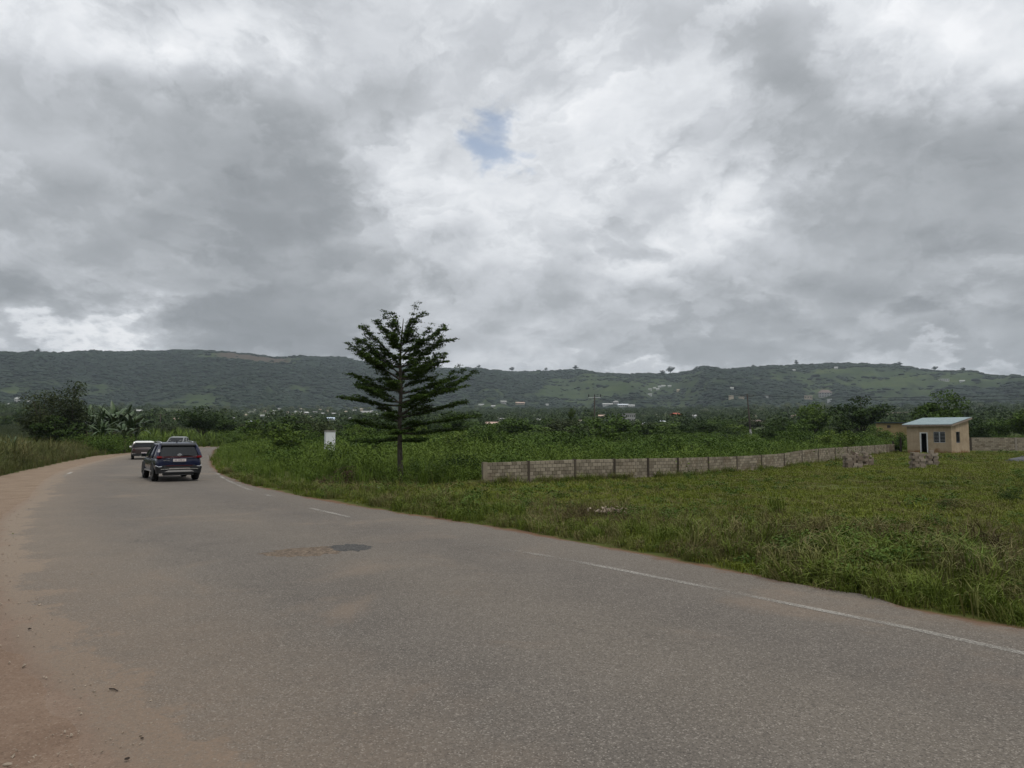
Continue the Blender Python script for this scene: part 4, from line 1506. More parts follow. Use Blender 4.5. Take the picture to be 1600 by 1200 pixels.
# ---- single trees -------------------------------------------------
def tree_meshes(kind, seed):
    """crown and trunk meshes of a broadleaf tree about 1 unit tall; several characters"""
    rg = np.random.default_rng(seed)
    tr, lv = MB(), MB()
    fork = {'round': .28, 'wide': .24, 'wispy': .12, 'bushy': .08}[kind]
    nl = {'round': 8, 'wide': 9, 'wispy': 11, 'bushy': 9}[kind]
    lean = rg.uniform(-.04, .04, 2)
    tr.tube([(0, 0, -.03), (lean[0] * .4, lean[1] * .4, fork * .6), (lean[0], lean[1], fork)], [.030, .024, .020], 7)
    cl = []
    for i in range(nl):
        a = 2 * math.pi * i / nl + rg.uniform(-.3, .3)
        if kind == 'wide':
            rad, top = rg.uniform(.22, .50), rg.uniform(.62, .90)
        elif kind == 'wispy':
            rad, top = rg.uniform(.08, .34), rg.uniform(.45, 1.0)
        elif kind == 'bushy':
            rad, top = rg.uniform(.12, .42), rg.uniform(.30, .86)
        else:
            rad, top = rg.uniform(.14, .40), rg.uniform(.56, .95)
        if i == 0: rad, top = .05, (.97 if kind in ('wispy', 'wide') else .90)
        e = (lean[0] + rad * math.cos(a), lean[1] + rad * math.sin(a), top - .04)
        mid = (lean[0] + rad * .45 * math.cos(a + .2), lean[1] + rad * .45 * math.sin(a + .2), fork + (top - fork) * .55)
        tr.tube([(lean[0], lean[1], fork * .95), mid, e], [.015, .009, .003], 5)
        cl.append((e, rg.uniform(.15, .25) * (.8 if kind == 'wispy' else 1)))
        cl.append((mid, rg.uniform(.10, .17)))
        b2 = (mid[0] + rg.uniform(-.16, .16), mid[1] + rg.uniform(-.16, .16), mid[2] + rg.uniform(-.02, .14))
        tr.tube([mid, b2], [.007, .003], 4)
        cl.append((b2, rg.uniform(.10, .17)))
    n_leaf = {'round': 6200, 'wide': 5600, 'wispy': 7500, 'bushy': 6200}[kind]
    size = {'round': .050, 'wide': .048, 'wispy': .028, 'bushy': .052}[kind]
    pts = []
    for c, r_ in cl:
        m = int(n_leaf / len(cl))
        q = rg.standard_normal((m, 3))
        q /= np.linalg.norm(q, axis=1, keepdims=True)
        q *= (rg.uniform(.15, 1, (m, 1)) ** .6) * r_ * np.array((1.12, 1.12, .62 if kind != 'wispy' else .95))
        pts.append(q + np.array(c))
    pts = np.vstack(pts)
    keep = fbm(pts[:, 0] * 9 + 3, pts[:, 1] * 9 + pts[:, 2] * 7, 3, seed) > .31
    pts = pts[keep]
    pts[:, 2] = np.maximum(pts[:, 2], .02)
    v, f = leaf_quads(pts, size, rg, .35, .6)
    lv.add(v, f)
    return tr.mesh('trunk', M['bark'], True), lv


TREE_LIB = {}
for kd, sd in (('round', 21), ('round', 22), ('wide', 23), ('wide', 24), ('wispy', 25), ('wispy', 28), ('bushy', 26), ('bushy', 27)):
    TREE_LIB.setdefault(kd, []).append(tree_meshes(kd, sd))
CROWNS = {}


def tree(x, D, top_y, width_px, kind, leafm, label, group=None, name='broadleaf_tree', var=0, z0=None, base=None):
    """tree standing D metres ahead at column x, top at row top_y, crown width_px wide"""
    trm, lvb = TREE_LIB[kind][var % len(TREE_LIB[kind])]
    key = (kind, var % len(TREE_LIB[kind]), leafm)
    if key not in CROWNS: CROWNS[key] = lvb.mesh('crown', M[leafm])
    p = at(x, 676, D)
    z = float(zfar(p.x, p.y)) if z0 is None else z0
    p = at(x, 676, D)
    top = at(x, top_y, D).z
    h = max(top - z, .5) * (1.06 if kind != 'wispy' else 1.0)
    w = width_px * (1.22 if 350 < x < 1260 else 1.0) / F_PX * D / {'round': .92, 'wide': 1.15, 'wispy': .85, 'bushy': 1.05}[kind]
    o = thing(name, label, 'tree' if 'tree' in name else 'bush', (p.x, p.y, z - .05), RNG.uniform(0, 6.28), group)
    o.scale = (w, w, h)
    link('trunk', trm, o)
    link('crown', CROWNS[key], o)
    return o


tree(70, 74, 612, 84, 'wispy', 'leaf_olive', 'lower dark olive bushy tree leaning on the taller one left of the banana plants', var=0, name='roadside_tree')
tree(104, 76, 599, 84, 'wispy', 'leaf_olive', 'tall dark olive feathery tree just left of the banana plants', var=1, name='roadside_tree')
tree(88, 73, 650, 80, 'bushy', 'leaf_dark', 'dense dark bush under the two feathery trees on the left roadside', var=0, name='roadside_bush')
tree(316, 124, 640, 76, 'wide', 'leaf_dark', 'dark spreading tree at the bend right of the silver pickup', var=0, name='bend_tree')
tree(348, 135, 655, 44, 'round', 'leaf_dark', 'small dark tree crowding the right side of the spreading tree at the bend', var=1)
tree(396, 84, 657, 62, 'bushy', 'leaf_mid', 'grey green bush at the inside of the bend left of the darkest one', var=1, name='bush')
tree(452, 82, 651, 66, 'bushy', 'leaf_dark', 'darkest rounded bush between the bend and the white pillar', var=0, name='bush')
tree(500, 78, 660, 50, 'round', 'leaf_olive', 'olive bush standing behind the left edge of the white pillar', var=0, name='bush')
tree(548, 74, 664, 60, 'bushy', 'leaf_mid', 'mid green bush right of the white pillar', var=1, name='bush')
tree(585, 96, 652, 60, 'wide', 'leaf_dark', 'dark bush behind the lower left branches of the tiered tree', var=1, name='bush')
tree(664, 90, 660, 70, 'bushy', 'leaf_dark', 'dark bush behind the lower right branches of the tiered tree', var=0, name='bush')
tree(712, 104, 645, 52, 'round', 'leaf_dark', 'dark round tree just right of the tiered tree', var=0)
tree(740, 78, 668, 66, 'bushy', 'leaf_mid', 'leafy bush behind the near end of the block wall', var=1, name='bush')
tree(775, 98, 664, 46, 'bushy', 'leaf_dark', 'compact blackish bush in the field above the near wall bay', var=0, name='bush')
tree(808, 122, 655, 60, 'round', 'leaf_mid', 'green round tree below the cluster of white village houses', var=1)
tree(850, 104, 668, 60, 'bushy', 'leaf_mid', 'low green bush midway between the tiered tree and the left utility pole', var=0, name='bush')
tree(880, 134, 656, 56, 'round', 'leaf_olive', 'olive round tree left of the left utility pole', var=0)
tree(922, 118, 662, 58, 'bushy', 'leaf_mid', 'green bush hiding the foot of the left utility pole', var=1, name='bush')
tree(958, 112, 651, 80, 'wide', 'leaf_mid', 'broad layered green tree immediately right of the left utility pole', var=0)
tree(945, 98, 668, 74, 'bushy', 'leaf_dark', 'blackish bush in front of the broad layered tree', var=0, name='bush')
tree(1003, 116, 660, 50, 'bushy', 'leaf_dark', 'dark round bush a little left of the red roofed village house', var=1, name='bush')
tree(1046, 138, 660, 62, 'round', 'leaf_mid', 'green tree in front of the red roofed village house', var=0)
tree(1090, 130, 658, 60, 'wide', 'leaf_dark', 'dark flat topped tree below the small bright white gable', var=1)
tree(1136, 112, 668, 46, 'bushy', 'leaf_dark', 'dark bush a short way left of the pole with the pale foot', var=0, name='bush')
tree(1150, 140, 664, 50, 'round', 'leaf_light', 'light green tree behind the pole with the pale foot', var=1)
tree(1200, 108, 672, 66, 'bushy', 'leaf_mid', 'green bush right of the pole with the pale foot', var=1, name='bush')
tree(1226, 122, 654, 40, 'round', 'leaf_dark', 'small dark tree between the pole with the pale foot and the big field trees', var=0)
tree(1276, 126, 631, 54, 'round', 'leaf_mid', 'tall olive green tree left of the big dark field tree', var=1)
tree(1254, 118, 655, 40, 'bushy', 'leaf_mid', 'low bush at the foot of the tall olive green tree', var=0, name='bush')
tree(1345, 118, 625, 88, 'wide', 'leaf_dark', 'big dark tree left of the yellow building', var=1)
tree(1312, 112, 652, 60, 'bushy', 'leaf_dark', 'dark bush under the left side of the big dark tree', var=1, name='bush')
tree(1372, 104, 668, 52, 'bushy', 'leaf_mid', 'bush against the wall of the yellow building', var=0, name='bush')
tree(1476, 104, 614, 76, 'round', 'leaf_mid', 'round green tree rising behind the guard house roof', var=0)
tree(1404, 80.5, 675, 26, 'bushy', 'leaf_mid', 'small bush growing at the wall corner left of the guard house', var=1, name='bush')
tree(1528, 100, 654, 44, 'bushy', 'leaf_dark', 'dark bush behind the rear wall close to the guard house', var=0, name='bush')
tree(1562, 108, 657, 62, 'wide', 'leaf_mid', 'green layered bush behind the rear wall', var=0, name='bush')
tree(1604, 96, 642, 64, 'round', 'leaf_mid', 'green tree cut by the right edge of the view', var=1)
tree(1640, 100, 648, 70, 'wide', 'leaf_dark', 'dark tree just past the right edge of the view behind the rear wall', var=1)
tree(262, 150, 662, 40, 'round', 'leaf_olive', 'olive tree beside the small roadside pole beyond the bend', var=0)
tree(226, 160, 655, 40, 'bushy', 'leaf_dark', 'dark bush behind the right end of the banana plants', var=1, name='bush')
rg = np.random.default_rng(77)
for i in range(64):
    x = 372 + (1650 - 372) * (i + rg.uniform(.1, .9)) / 64
    D = rg.uniform(135, 215)
    kd = ['round', 'wide', 'bushy', 'wispy'][rg.integers(0, 4)]
    ty, w_, mt = rg.uniform(652, 671), rg.uniform(28, 58), ['leaf_dark', 'leaf_mid', 'leaf_olive', 'leaf_mid'][rg.integers(0, 4)]
    place = [t for lim, t in ((440, 'over the inside of the bend'), (540, 'behind the white pillar'), (625, 'behind the left half of the tiered tree'), (700, 'behind the right half of the tiered tree'),
                              (770, 'above the near end of the long wall'), (840, 'by the three white houses'), (905, 'left of the pole with three insulators'), (960, 'around the pole with three insulators'),
                              (1030, 'below the long white halls'), (1100, 'below the red roofed house'), (1160, 'left of the pole with pale foot'), (1230, 'right of the pole with pale foot'),
                              (1330, 'left of the big dark field tree'), (1420, 'by the yellow building'), (1520, 'behind the guard house'), (1700, 'behind the rear wall')) if x < lim][0]
    lb = '%s %s %s tree in the belt %s' % ('tall' if ty < 662 else 'low' if ty > 667 else 'middling', {'leaf_dark': 'dark', 'leaf_mid': 'green', 'leaf_olive': 'olive'}[mt],
                                           {'round': 'round', 'wide': 'flat topped', 'bushy': 'bushy', 'wispy': 'feathery'}[kd], place)
    tree(x, D, ty, w_, kd, mt, lb, 'trees of the belt beyond the field', var=int(rg.integers(0, 2)))
rg = np.random.default_rng(90)
for i in range(34):
    x = 385 + (1395 - 385) * (i + rg.uniform(.1, .9)) / 34
    D = rg.uniform(50, 96)
    if x > 1330: D = rg.uniform(90, 110)
    if x > 740: D = max(D, gp(x, float(np.interp(x, FX, FY))).y * 1.08 + 3)
    hgt = rg.uniform(1.7, 3.1)
    ty = 676 - (hgt - CAM_H) / D * F_PX
    if 490 < x < 545: D, ty = 70, 674
    mt = ['leaf_mid', 'leaf_light', 'leaf_mid', 'leaf_dark'][rg.integers(0, 4)]
    place = [t for lim, t in ((440, 'inside the bend'), (500, 'left of the white pillar'), (560, 'near the white pillar'), (625, 'left of the tiered tree trunk'), (700, 'right of the tiered tree trunk'), (760, 'just left of the wall end'),
                              (830, 'behind the first wall bay'), (900, 'behind the second wall bay'), (960, 'behind the third wall bay'), (1060, 'behind the fourth and fifth wall bays'), (1190, 'behind the middle wall bays'),
                              (1300, 'behind the rising part of the wall'), (1420, 'behind the far wall bays')) if x < lim][0]
    lb = '%s %s bush in the tall grass %s' % ('low' if hgt < 2.1 else 'tall' if hgt > 2.7 else 'middling', {'leaf_mid': 'green', 'leaf_light': 'light green', 'leaf_dark': 'dark'}[mt], place)
    tree(x, D, ty, rg.uniform(1.8, 3.6) / D * F_PX, 'bushy', mt, lb, 'bushes in the tall grass field', name='field_bush', var=i % 2)
tree(513, 44.5, 693, 44, 'bushy', 'leaf_light', 'light green bush hiding the foot of the white pillar', 'bushes in the tall grass field', name='field_bush', var=1)
for x, D, ty, w, lb in ((8, 210, 650, 20, 'dark tree on the far edge of the open field at the left end'), (30, 230, 640, 30, 'taller dark tree on the far edge of the open field by white houses'),
                        (158, 600, 636, 22, 'lone dark tree on the slope above the banana plants')):
    tree(x, D, ty, w, 'round', 'leaf_dark', lb)


# ---- the tiered tree by the road
def tiered_tree(seed, limbs, H):
    rg = np.random.default_rng(seed)
    tr = MB()
    tp = [(0, 0, -.1), (.03, .02, .6), (.0, -.02, 1.6), (-.02, .03, 2.8), (.03, 0, 4.0), (-.03, .03, 5.2), (0, 0, H * .80), (.1, 0, H - .35)]
    tr.tube(tp, [.155, .12, .105, .09, .075, .058, .04, .014], 9)
    wood, lv = [], MB()
    allp = []
    for (ang, L, z0, rise) in limbs:
        dx, dy = math.cos(ang), math.sin(ang)
        cx = np.interp(z0, [p[2] for p in tp], [p[0] for p in tp])
        pts = []
        side = rg.uniform(-.22, .22)
        wv_, ph_ = rg.uniform(.6, 1.1), rg.uniform(0, 6.28)
        for t in (0, .25, .5, .75, 1):
            s = side * math.sin(t * 3.1)
            pts.append((cx + dx * L * t - dy * s, dy * L * t + dx * s, z0 + rise * (t + .10 * math.sin(t * 6.28 * wv_ + ph_)) + .04 * math.sin(t * 9 + ph_)))
        b = MB()
        b.tube(pts, [.034 * (L / 2.2) + .008, .026 * L / 2.2 + .006, .017, .010, .004], 6)
        P = np.array(pts)
        # flat fans of twigs carrying rosettes of small leaves
        nt_ = int(9 + L * 6)
        for i in range(nt_):
            t = .14 + .86 * (i + rg.uniform(0, 1)) / nt_
            base = np.array([np.interp(t, (0, .25, .5, .75, 1), P[:, j]) for j in range(3)])
            sgn = 1 if i % 2 else -1
            tl = (.18 + .50 * (1 - t) ** .8 * min(1, L / 2.0)) * rg.uniform(.5, 1.35)
            fa = ang + sgn * rg.uniform(.1, 1.0)
            e = base + np.array([math.cos(fa) * tl, math.sin(fa) * tl, tl * .10 + rg.uniform(-.03, .05)])
            b.tube([tuple(base), tuple((base + e) / 2 + (0, 0, .015)), tuple(e)], [.007, .005, .002], 4, cap=False)
            m = int(5 + tl * 15)
            for q in range(m):
                u = (q + .5) / m
                c = base + (e - base) * u
                allp.append(np.concatenate([c + rg.standard_normal(3) * (.05, .05, .022), [0]]))
        # forked side limb
        for fk in ((0, 1) if L > 1.7 else (int(rg.integers(0, 2)),) if L > .8 else ()):
            t = rg.uniform(.3, .6)
            base = np.array([np.interp(t, (0, .25, .5, .75, 1), P[:, j]) for j in range(3)])
            fa = ang + (1 if fk else -1) * rg.uniform(.35, .8)
            fl = L * (1 - t) * rg.uniform(.75, 1.05)
            fr_ = rise * (1 - t) * rg.uniform(.8, 1.25) + .04
            q5 = [base + np.array([math.cos(fa) * fl * u, math.sin(fa) * fl * u, fr_ * u ** 1.2]) for u in (0, .33, .66, 1)]
            b.tube([tuple(q) for q in q5], [.013, .010, .007, .003], 5, cap=False)
            for q in range(int(6 + fl * 11)):
                u = .12 + .88 * rg.uniform()
                c = base + np.array([math.cos(fa) * fl * u, math.sin(fa) * fl * u, fr_ * u ** 1.2])
                sgn = 1 if q % 2 else -1
                tl = .27 * (1 - u * .75) * rg.uniform(.6, 1.3)
                ga = fa + sgn * rg.uniform(.5, 1.2)
                for v_ in np.linspace(.1, 1, 4):
                    allp.append(np.concatenate([c + np.array([math.cos(ga) * tl * v_, math.sin(ga) * tl * v_, tl * v_ * .08]) + rg.standard_normal(3) * (.045, .045, .02), [0]]))
        for q in range(int(L * 7)):
            t = .2 + .8 * q / (L * 7)
            c = np.array([np.interp(t, (0, .25, .5, .75, 1), P[:, j]) for j in range(3)])
            allp.append(np.concatenate([c + rg.standard_normal(3) * (.04, .04, .02), [0]]))
        wood.append(b)
    C = np.array(allp)[:, :3]
    cc = np.repeat(C, 7, 0) + rg.standard_normal((len(C) * 7, 3)) * (.058, .058, .020)
    v, f = leaf_quads(cc, .072, rg, .6, .6)
    lv.add(v, f)
    return tr, wood, lv


hero_p = gp(624, 757)
hs = hero_p.y / F_PX


def hz_of(y): return at(624, y, hero_p.y).z


limbs = []
for x, y, y0 in ((541, 542, 590), (541, 585, 618), (537, 622, 638), (548, 660, 672), (553, 692, 690), (566, 516, 566), (584, 503, 548), (560, 534, 580), (556, 600, 628),
                 (661, 488, 540), (704, 524, 575), (694, 515, 566), (691, 552, 590), (692, 563, 598), (741, 580, 640), (729, 603, 646), (726, 630, 652), (745, 652, 672), (705, 590, 622),
                 (612, 490, 530), (640, 500, 540), (600, 492, 545), (720, 672, 680), (570, 560, 600), (668, 541, 580), (660, 690, 690)):
    lat = (x - 624) * hs
    depth = RNG.uniform(-.45, .45) * abs(lat)
    limbs.append((math.atan2(depth, lat), math.hypot(lat, depth), hz_of(y0), hz_of(y) - hz_of(y0)))
for i in range(34):
    z0 = hz_of(695) + (hz_of(520) - hz_of(695)) * (i + RNG.uniform(.1, .9)) / 34
    rel = i / 34
    L = np.interp(rel, [0, .2, .5, .8, 1], [1.0, 1.8, 2.1, 1.5, .7]) * (RNG.uniform(.3, .6) if i % 2 else RNG.uniform(.6, 1.05))
    a = i * 2.39996 + RNG.uniform(-.3, .3)
    limbs.append((a, L, z0, L * np.interp(rel, [0, .3, .7, 1], [.05, .28, .55, .9])))
tr, wood, lv = tiered_tree(31, limbs, hz_of(487))
hero = thing('tiered_tree', 'tall tiered umbrella tree with fanned branches standing alone beside the road', 'tree', (hero_p.x, hero_p.y, 0.05))
tr.build('trunk', M['bark'], hero, True)
branch_meshes = []
for b in wood:
    branch_meshes.append(b.build('branch', M['bark'], hero).data)
crown_me = lv.mesh('crown', M['leaf_hero'])
link('crown', crown_me, hero)
# the small far ones of the same kind, in the belt
for x, D, ty, w, lb in ((893, 150, 636, 1.0, 'small distant tiered tree with separate flat layers left of the left utility pole'),):
    p = at(x, 676, D)
    o = thing('tiered_tree', lb, 'tree', (p.x, p.y, float(zfar(p.x, p.y))), 1.1)
    hsc = (at(x, ty, D).z - o.location.z) / 7.3
    o.scale = (hsc * .62, hsc * .62, hsc)
    link('trunk', hero.children[0].data, o)
    link('crown', crown_me, o)

# ---- banana plants
def banana_leaf_mesh(seed, L=2.5, w=.44):
    rg = np.random.default_rng(seed)
    n = 9
    droop = rg.uniform(.55, 1.25)
    vs, fs = [], []
    mid = []
    for i in range(n + 1):
        t = i / n
        mid.append(np.array([L * (math.sin(min(t * droop, 1.5)) / droop * 1.0), 0, L * .62 * t - L * .62 * droop * t * t * .9]))
    for i in range(n + 1):
        t = i / n
        ww = 0.02 if i == 0 else w * .5 * (math.sin(math.pi * min(1, .12 + t * .90)) ** .6) if i < n else .02
        tear = 1 + rg.uniform(-.25, .12)
        dr = -.10 * ww / w - .12 * rg.uniform(0, 1) * ww
        c = mid[i]
        vs += [c + (0, ww * tear, .05 * ww + dr), c, c + (0, -ww * tear * rg.uniform(.85, 1.1), .05 * ww + dr)]
    for i in range(n):
        a = i * 3
        if rg.uniform() > .07: fs.append([a, a + 1, a + 4, a + 3])
        if rg.uniform() > .07: fs.append([a + 1, a + 2, a + 5, a + 4])
    b = MB()
    b.add(np.array(vs), fs)
    b.tube([tuple(m + (0, 0, -.012)) for m in mid], [.028 * (1 - .8 * i / n) + .004 for i in range(n + 1)], 4)
    return b.mesh('leaf', M['banana'], False)


BL = [banana_leaf_mesh(s) for s in (1, 2, 3, 4)]
sb = MB().tube([(0, 0, -.1), (.02, 0, .9), (.0, .03, 1.6), (.02, 0, 2.2)], [.17, .14, .11, .06], 9)
STEM = sb.mesh('stem', M['stem'], True)
rg = np.random.default_rng(19)


def banana(x, D, top_y, label, base_y=None, n_leaf=14):
    p = at(x, 676, D)
    z = 0.0
    h = at(x, top_y, D).z
    s = h / 4.1
    o = thing('banana_plant', label, 'banana plant', (p.x, p.y, z), rg.uniform(0, 6), 'banana plants at the bend' if D < 100 and x > 120 else None)
    o.scale = (s, s, s)
    link('stem', STEM, o)
    for i in range(n_leaf):
        l = link('leaf', BL[i % 4], o)
        l.location = (0, 0, 1.35 + .10 * i)
        tilt = rg.uniform(-1.15, -.25) if i > 1 else rg.uniform(-1.3, -1.0)
        l.rotation_euler = (rg.uniform(-.25, .25), tilt * (1 if i > 2 else 1.0) + (.65 if i >= n_leaf - 4 else 0), i * 2.4 + rg.uniform(-.3, .3))
        sc_ = rg.uniform(.85, 1.15)
        l.scale = (sc_, sc_, sc_)
    return o


for x, D, ty, lb in ((136, 82, 634, 'banana plant touching the feathery tree'), (152, 79, 640, 'banana plant with low leaves second from the feathery tree'),
                     (166, 84, 636, 'banana plant in the middle left of the clump'), (178, 80, 628, 'tallest banana plant with an upright leaf in the clump'),
                     (192, 83, 638, 'banana plant right of the tallest one'), (205, 82, 642, 'banana plant with arching leaves next to the last one'),
                     (160, 76, 655, 'short banana plant in front of the clump'), (196, 77, 656, 'drooping low banana plant above the brown hatchback'),
                     (213, 85, 650, 'rightmost banana plant drooping towards the road'), (145, 88, 640, 'banana plant at the back of the clump')):
    banana(x, D, ty, lb)
banana(22, 56, 676, 'young banana plant alone in the tall grass at the left edge', n_leaf=7)
banana(1216, 320, 640, 'pale leaved banana plant far off between the poles and the field trees', n_leaf=6)

# ---- thicket at the foot of the banana plants
a = np.array([at(rg.uniform(60, 236), 676, rg.uniform(72, 100)).xy for i in range(420)])
px, py, d, left, dr, lawn, beyond, leftg = zones(a[:, 0], a[:, 1])
a = a[leftg & (d > 1.2)]
scatter('thicket', P_leafy, [M['leaf_mid']], np.column_stack([a, zg(a[:, 0], a[:, 1])]), rg.uniform(1.0, 2.1, len(a)), 'leafy thicket around the feet of the banana plants', 'weeds')

# ---- rough grass field beyond the left roadside
X, Y = sample_polar(9000, -46, -18, 100, 520, g, 1.3)
px, py, d, left, dr, lawn, beyond, leftg = zones(X, Y)
k = (leftg | (np.hypot(X, Y) > 150)) & (d > 3) & (px < 352)
X, Y = X[k], Y[k]
scatter('field_scrub', [P_leafy[0], P_leafy[2], P_side[0]], [M['leaf_olive']], np.stack([X, Y, zplain(X, Y)], -1), g.uniform(.7, 1.7, len(X)) * (0.7 + np.hypot(X, Y) / 500),
        'rough scrubby grass field beyond the left roadside', 'scrub')

# ---- maize strip beyond the bend
P_maize = [blade_tuft(14, 1.9, .12, .09, g, .9), blade_tuft(12, 1.6, .15, .08, g, 1.0)]
a = []
for i in range(900):
    x, D = rg.uniform(214, 352), rg.uniform(108, 150)
    p = at(x, 676, D)
    a.append((p.x, p.y))
a = np.array(a)
px, py, d, left, dr, lawn, beyond, leftg = zones(a[:, 0], a[:, 1])
a = a[(d > 1.5)]
scatter('maize', P_maize, [M['leaf_light']], np.column_stack([a, zg(a[:, 0], a[:, 1])]), rg.uniform(.6, 1.2, len(a)), 'strip of bright green maize on the outside of the bend', 'maize')

# ---- small separate plants and heaps on the plot
def weed_clump(name, x, y, label, cat, protos, mats, n, spread, s0, s1, seed, squash=1.0):
    rg = np.random.default_rng(seed)
    b = MB()
    for i in range(n):
        v, f, m = protos[rg.integers(0, len(protos))]
        a, r_, s = rg.uniform(0, 6.28), spread * math.sqrt(rg.uniform()), rg.uniform(s0, s1)
        c, q = math.cos(rg.uniform(0, 6.28)), 0
        q = math.sqrt(1 - c * c)
        vv = np.asarray(v) @ np.array([[c, q, 0], [-q, c, 0], [0, 0, 1]]) * s
        vv[:, 2] *= squash
        b.add(vv + (r_ * math.cos(a), r_ * .7 * math.sin(a), 0), f, int(rg.integers(0, len(mats))))
    p = gp(x, y)
    z = float(zg(p.x, p.y)[0])
    o = b.build(name, [M[k] for k in mats], loc=(p.x, p.y, z))
    return tag(o, label, cat)


weed_clump('weed_plant', 1580, 784, 'small upright dark weed alone in the grass near the right edge', 'weed', P_leafy, ['leaf_dark'], 4, .1, .35, .5, 1)
weed_clump('weed_clump', 1506, 797, 'low dark withered weed clump on the lawn below the rear wall', 'weed', P_leafy + P_dry, ['leaf_dark', 'hay'], 14, .5, .3, .5, 2, .7)
weed_clump('weed_clump', 1216, 802, 'leafy weed standing at the edge of the cut verge in the middle of the lawn', 'weed', P_weed, ['verge'], 5, .22, .7, 1.0, 3)
weed_clump('withered_bush', 1197, 866, 'withered tangle of brown stems with dark hollow on the verge', 'dead bush', P_dry, ['hay', 'twig'], 16, .34, .8, 1.2, 4)
weed_clump('withered_bush', 1535, 872, 'dark brown dry bush among broad blades at the right of the verge', 'dead bush', P_dry + P_weed, ['twig', 'hay', 'verge'], 22, .48, .6, 1.1, 5)
weed_clump('withered_bush', 1500, 918, 'small heap of brown dead stalks at the asphalt side right of the verge', 'dead bush', P_dry, ['twig', 'hay'], 12, .25, .8, 1.2, 6)
weed_clump('straw_heap', 925, 815, 'flattened heap of brown straw beside pale husks on the verge', 'straw heap', P_dry, ['hay', 'twig'], 30, .75, .8, 1.3, 7, .8)
weed_clump('grass_heap', 1450, 758, 'dark tuft pressed into the lawn below the stacked blocks', 'weed', P_leafy, ['leaf_dark'], 5, .4, .22, .35, 8, .7)
weed_clump('grass_heap', 1362, 741, 'small dark hump of grass below the leaning block pile', 'weed', P_leafy, ['leaf_dark'], 4, .4, .2, .35, 9, .7)
weed_clump('broad_weed', 1545, 930, 'tall light green broad bladed weed right at the verge', 'weed', P_weed, ['verge', 'leaf_light'], 6, .25, .6, .95, 10)
weed_clump('broad_weed', 1500, 905, 'broad bladed weed left of the dark dry bush', 'weed', P_weed, ['verge', 'leaf_light'], 5, .2, .6, .9, 11)
weed_clump('broad_weed', 1275, 905, 'arching broad bladed weed low on the verge in the middle', 'weed', P_weed, ['verge'], 7, .35, .55, .8, 12)
weed_clump('dark_shrub', 533, 741, 'dark bluish shrub behind the heap of cut branches', 'bush', P_leafy, ['leaf_dark'], 14, .7, .8, 1.25, 13)
weed_clump('dark_shrub', 720, 748, 'dark shrub at the left foot of the block wall end', 'bush', P_leafy, ['leaf_dark'], 9, .5, .7, 1.1, 14)
weed_clump('dark_shrub', 655, 748, 'dark shrub just right of the tiered tree trunk', 'bush', P_leafy, ['leaf_dark', 'leaf_mid'], 8, .45, .6, 1.0, 15)

# cut branches
rg = np.random.default_rng(41)
b = MB()
for i in range(420):
    a, r_ = rg.uniform(0, 6.28), math.sqrt(rg.uniform())
    hgt = (1 - r_ ** 1.6) * .85 * rg.uniform(.1, 1)
    c = np.array([r_ * 1.35 * math.cos(a), r_ * .8 * math.sin(a), hgt])
    d = rg.standard_normal(3) * (1, .8, .45)
    d /= np.linalg.norm(d)
    L = rg.uniform(.15, .55)
    c[2] = max(c[2], .02 + abs(d[2]) * L * .5)
    b.tube([tuple(c - d * L / 2), tuple(c + (0, 0, .03)), tuple(c + d * L / 2)], [.011, .009, .004], 3, cap=False)
q = rg.standard_normal((1500, 3)) * (.55, .34, .26)
q[:, 2] = np.abs(q[:, 2]) * np.exp(-np.hypot(q[:, 0] / 1.0, q[:, 1] / .6))
v, f = leaf_quads(q + (0, 0, .05), .10, rg, .2)
b.add(v, f, 0)
p = gp(543, 760)
tag(b.build('branch_heap', [M['twig']], loc=(p.x, p.y, 0)), 'heap of brown cut branches and dead leaves beside the road', 'branch heap')
# pale husks
b = MB()
q = rg.standard_normal((110, 3)) * (.20, .11, .04)
q[:, 2] = np.abs(q[:, 2]) + .16
v, f = leaf_quads(q, .10, rg, .5, .6)
b.add(v, f)
p = gp(953, 818)
tag(b.build('husk_pile', [M['husk']], loc=(p.x, p.y, float(zg(p.x, p.y)[0]))), 'small pile of pale dry husks lying on the verge', 'husk pile')
# plastic litter
b = MB()
for cx, cy, sx_, sy_, sz_ in ((0, 0, .30, .16, .16), (.24, .05, .16, .12, .12), (-.24, -.02, .15, .10, .06), (.10, .03, .10, .08, .24)):
    lv_, lf_, lm_ = lump_mesh(rg, 9, 6, .30)
    b.add((lv_ - (0, 0, .72)) * (sx_, sy_, sz_ * .8) + (cx, cy, .08), lf_)
p = gp(586, 772)
tag(b.build('plastic_bag', [M['plastic_bag']], loc=(p.x, p.y, .02)), 'crumpled white plastic bag lying in the grass near the tiered tree', 'plastic bag')
# stones, a twig
for x, y, s, lb in ((124, 1107, .022, 'pale pebble on the dusty asphalt near the dirt shoulder'), (199, 1186, .03, 'dark pebble at the bottom of the dusty asphalt'),
                    (222, 1154, .02, 'small dark chip on the dusty asphalt above the pebble'), (86, 1096, .018, 'dark crumb of asphalt left of the pale pebble'),
                    (46, 983, .035, 'dark stone chip on the old asphalt at the left edge'), (12, 1196, .05, 'brown stone half buried in the dirt at the corner')):
    lv_, lf_, lm_ = lump_mesh(rg, 7, 5, .16)
    s *= .6
    b = MB().add((lv_ - (0, 0, .0)) * (s, s * .7, s * .5), lf_)
    p = gp(x, y, .04)
    tag(b.build('pebble', [M['stone'] if 'pale' in lb or 'brown' in lb else M['twig_dark']], smooth=True, loc=(p.x, p.y, road_z(p.x, p.y) - s * .1)), lb, 'pebble')
p = gp(178, 1078, .045)
b = MB().tube([(-.05, .02, 0), (0, .005, .004), (.05, -.03, 0)], [.006, .006, .004], 5)
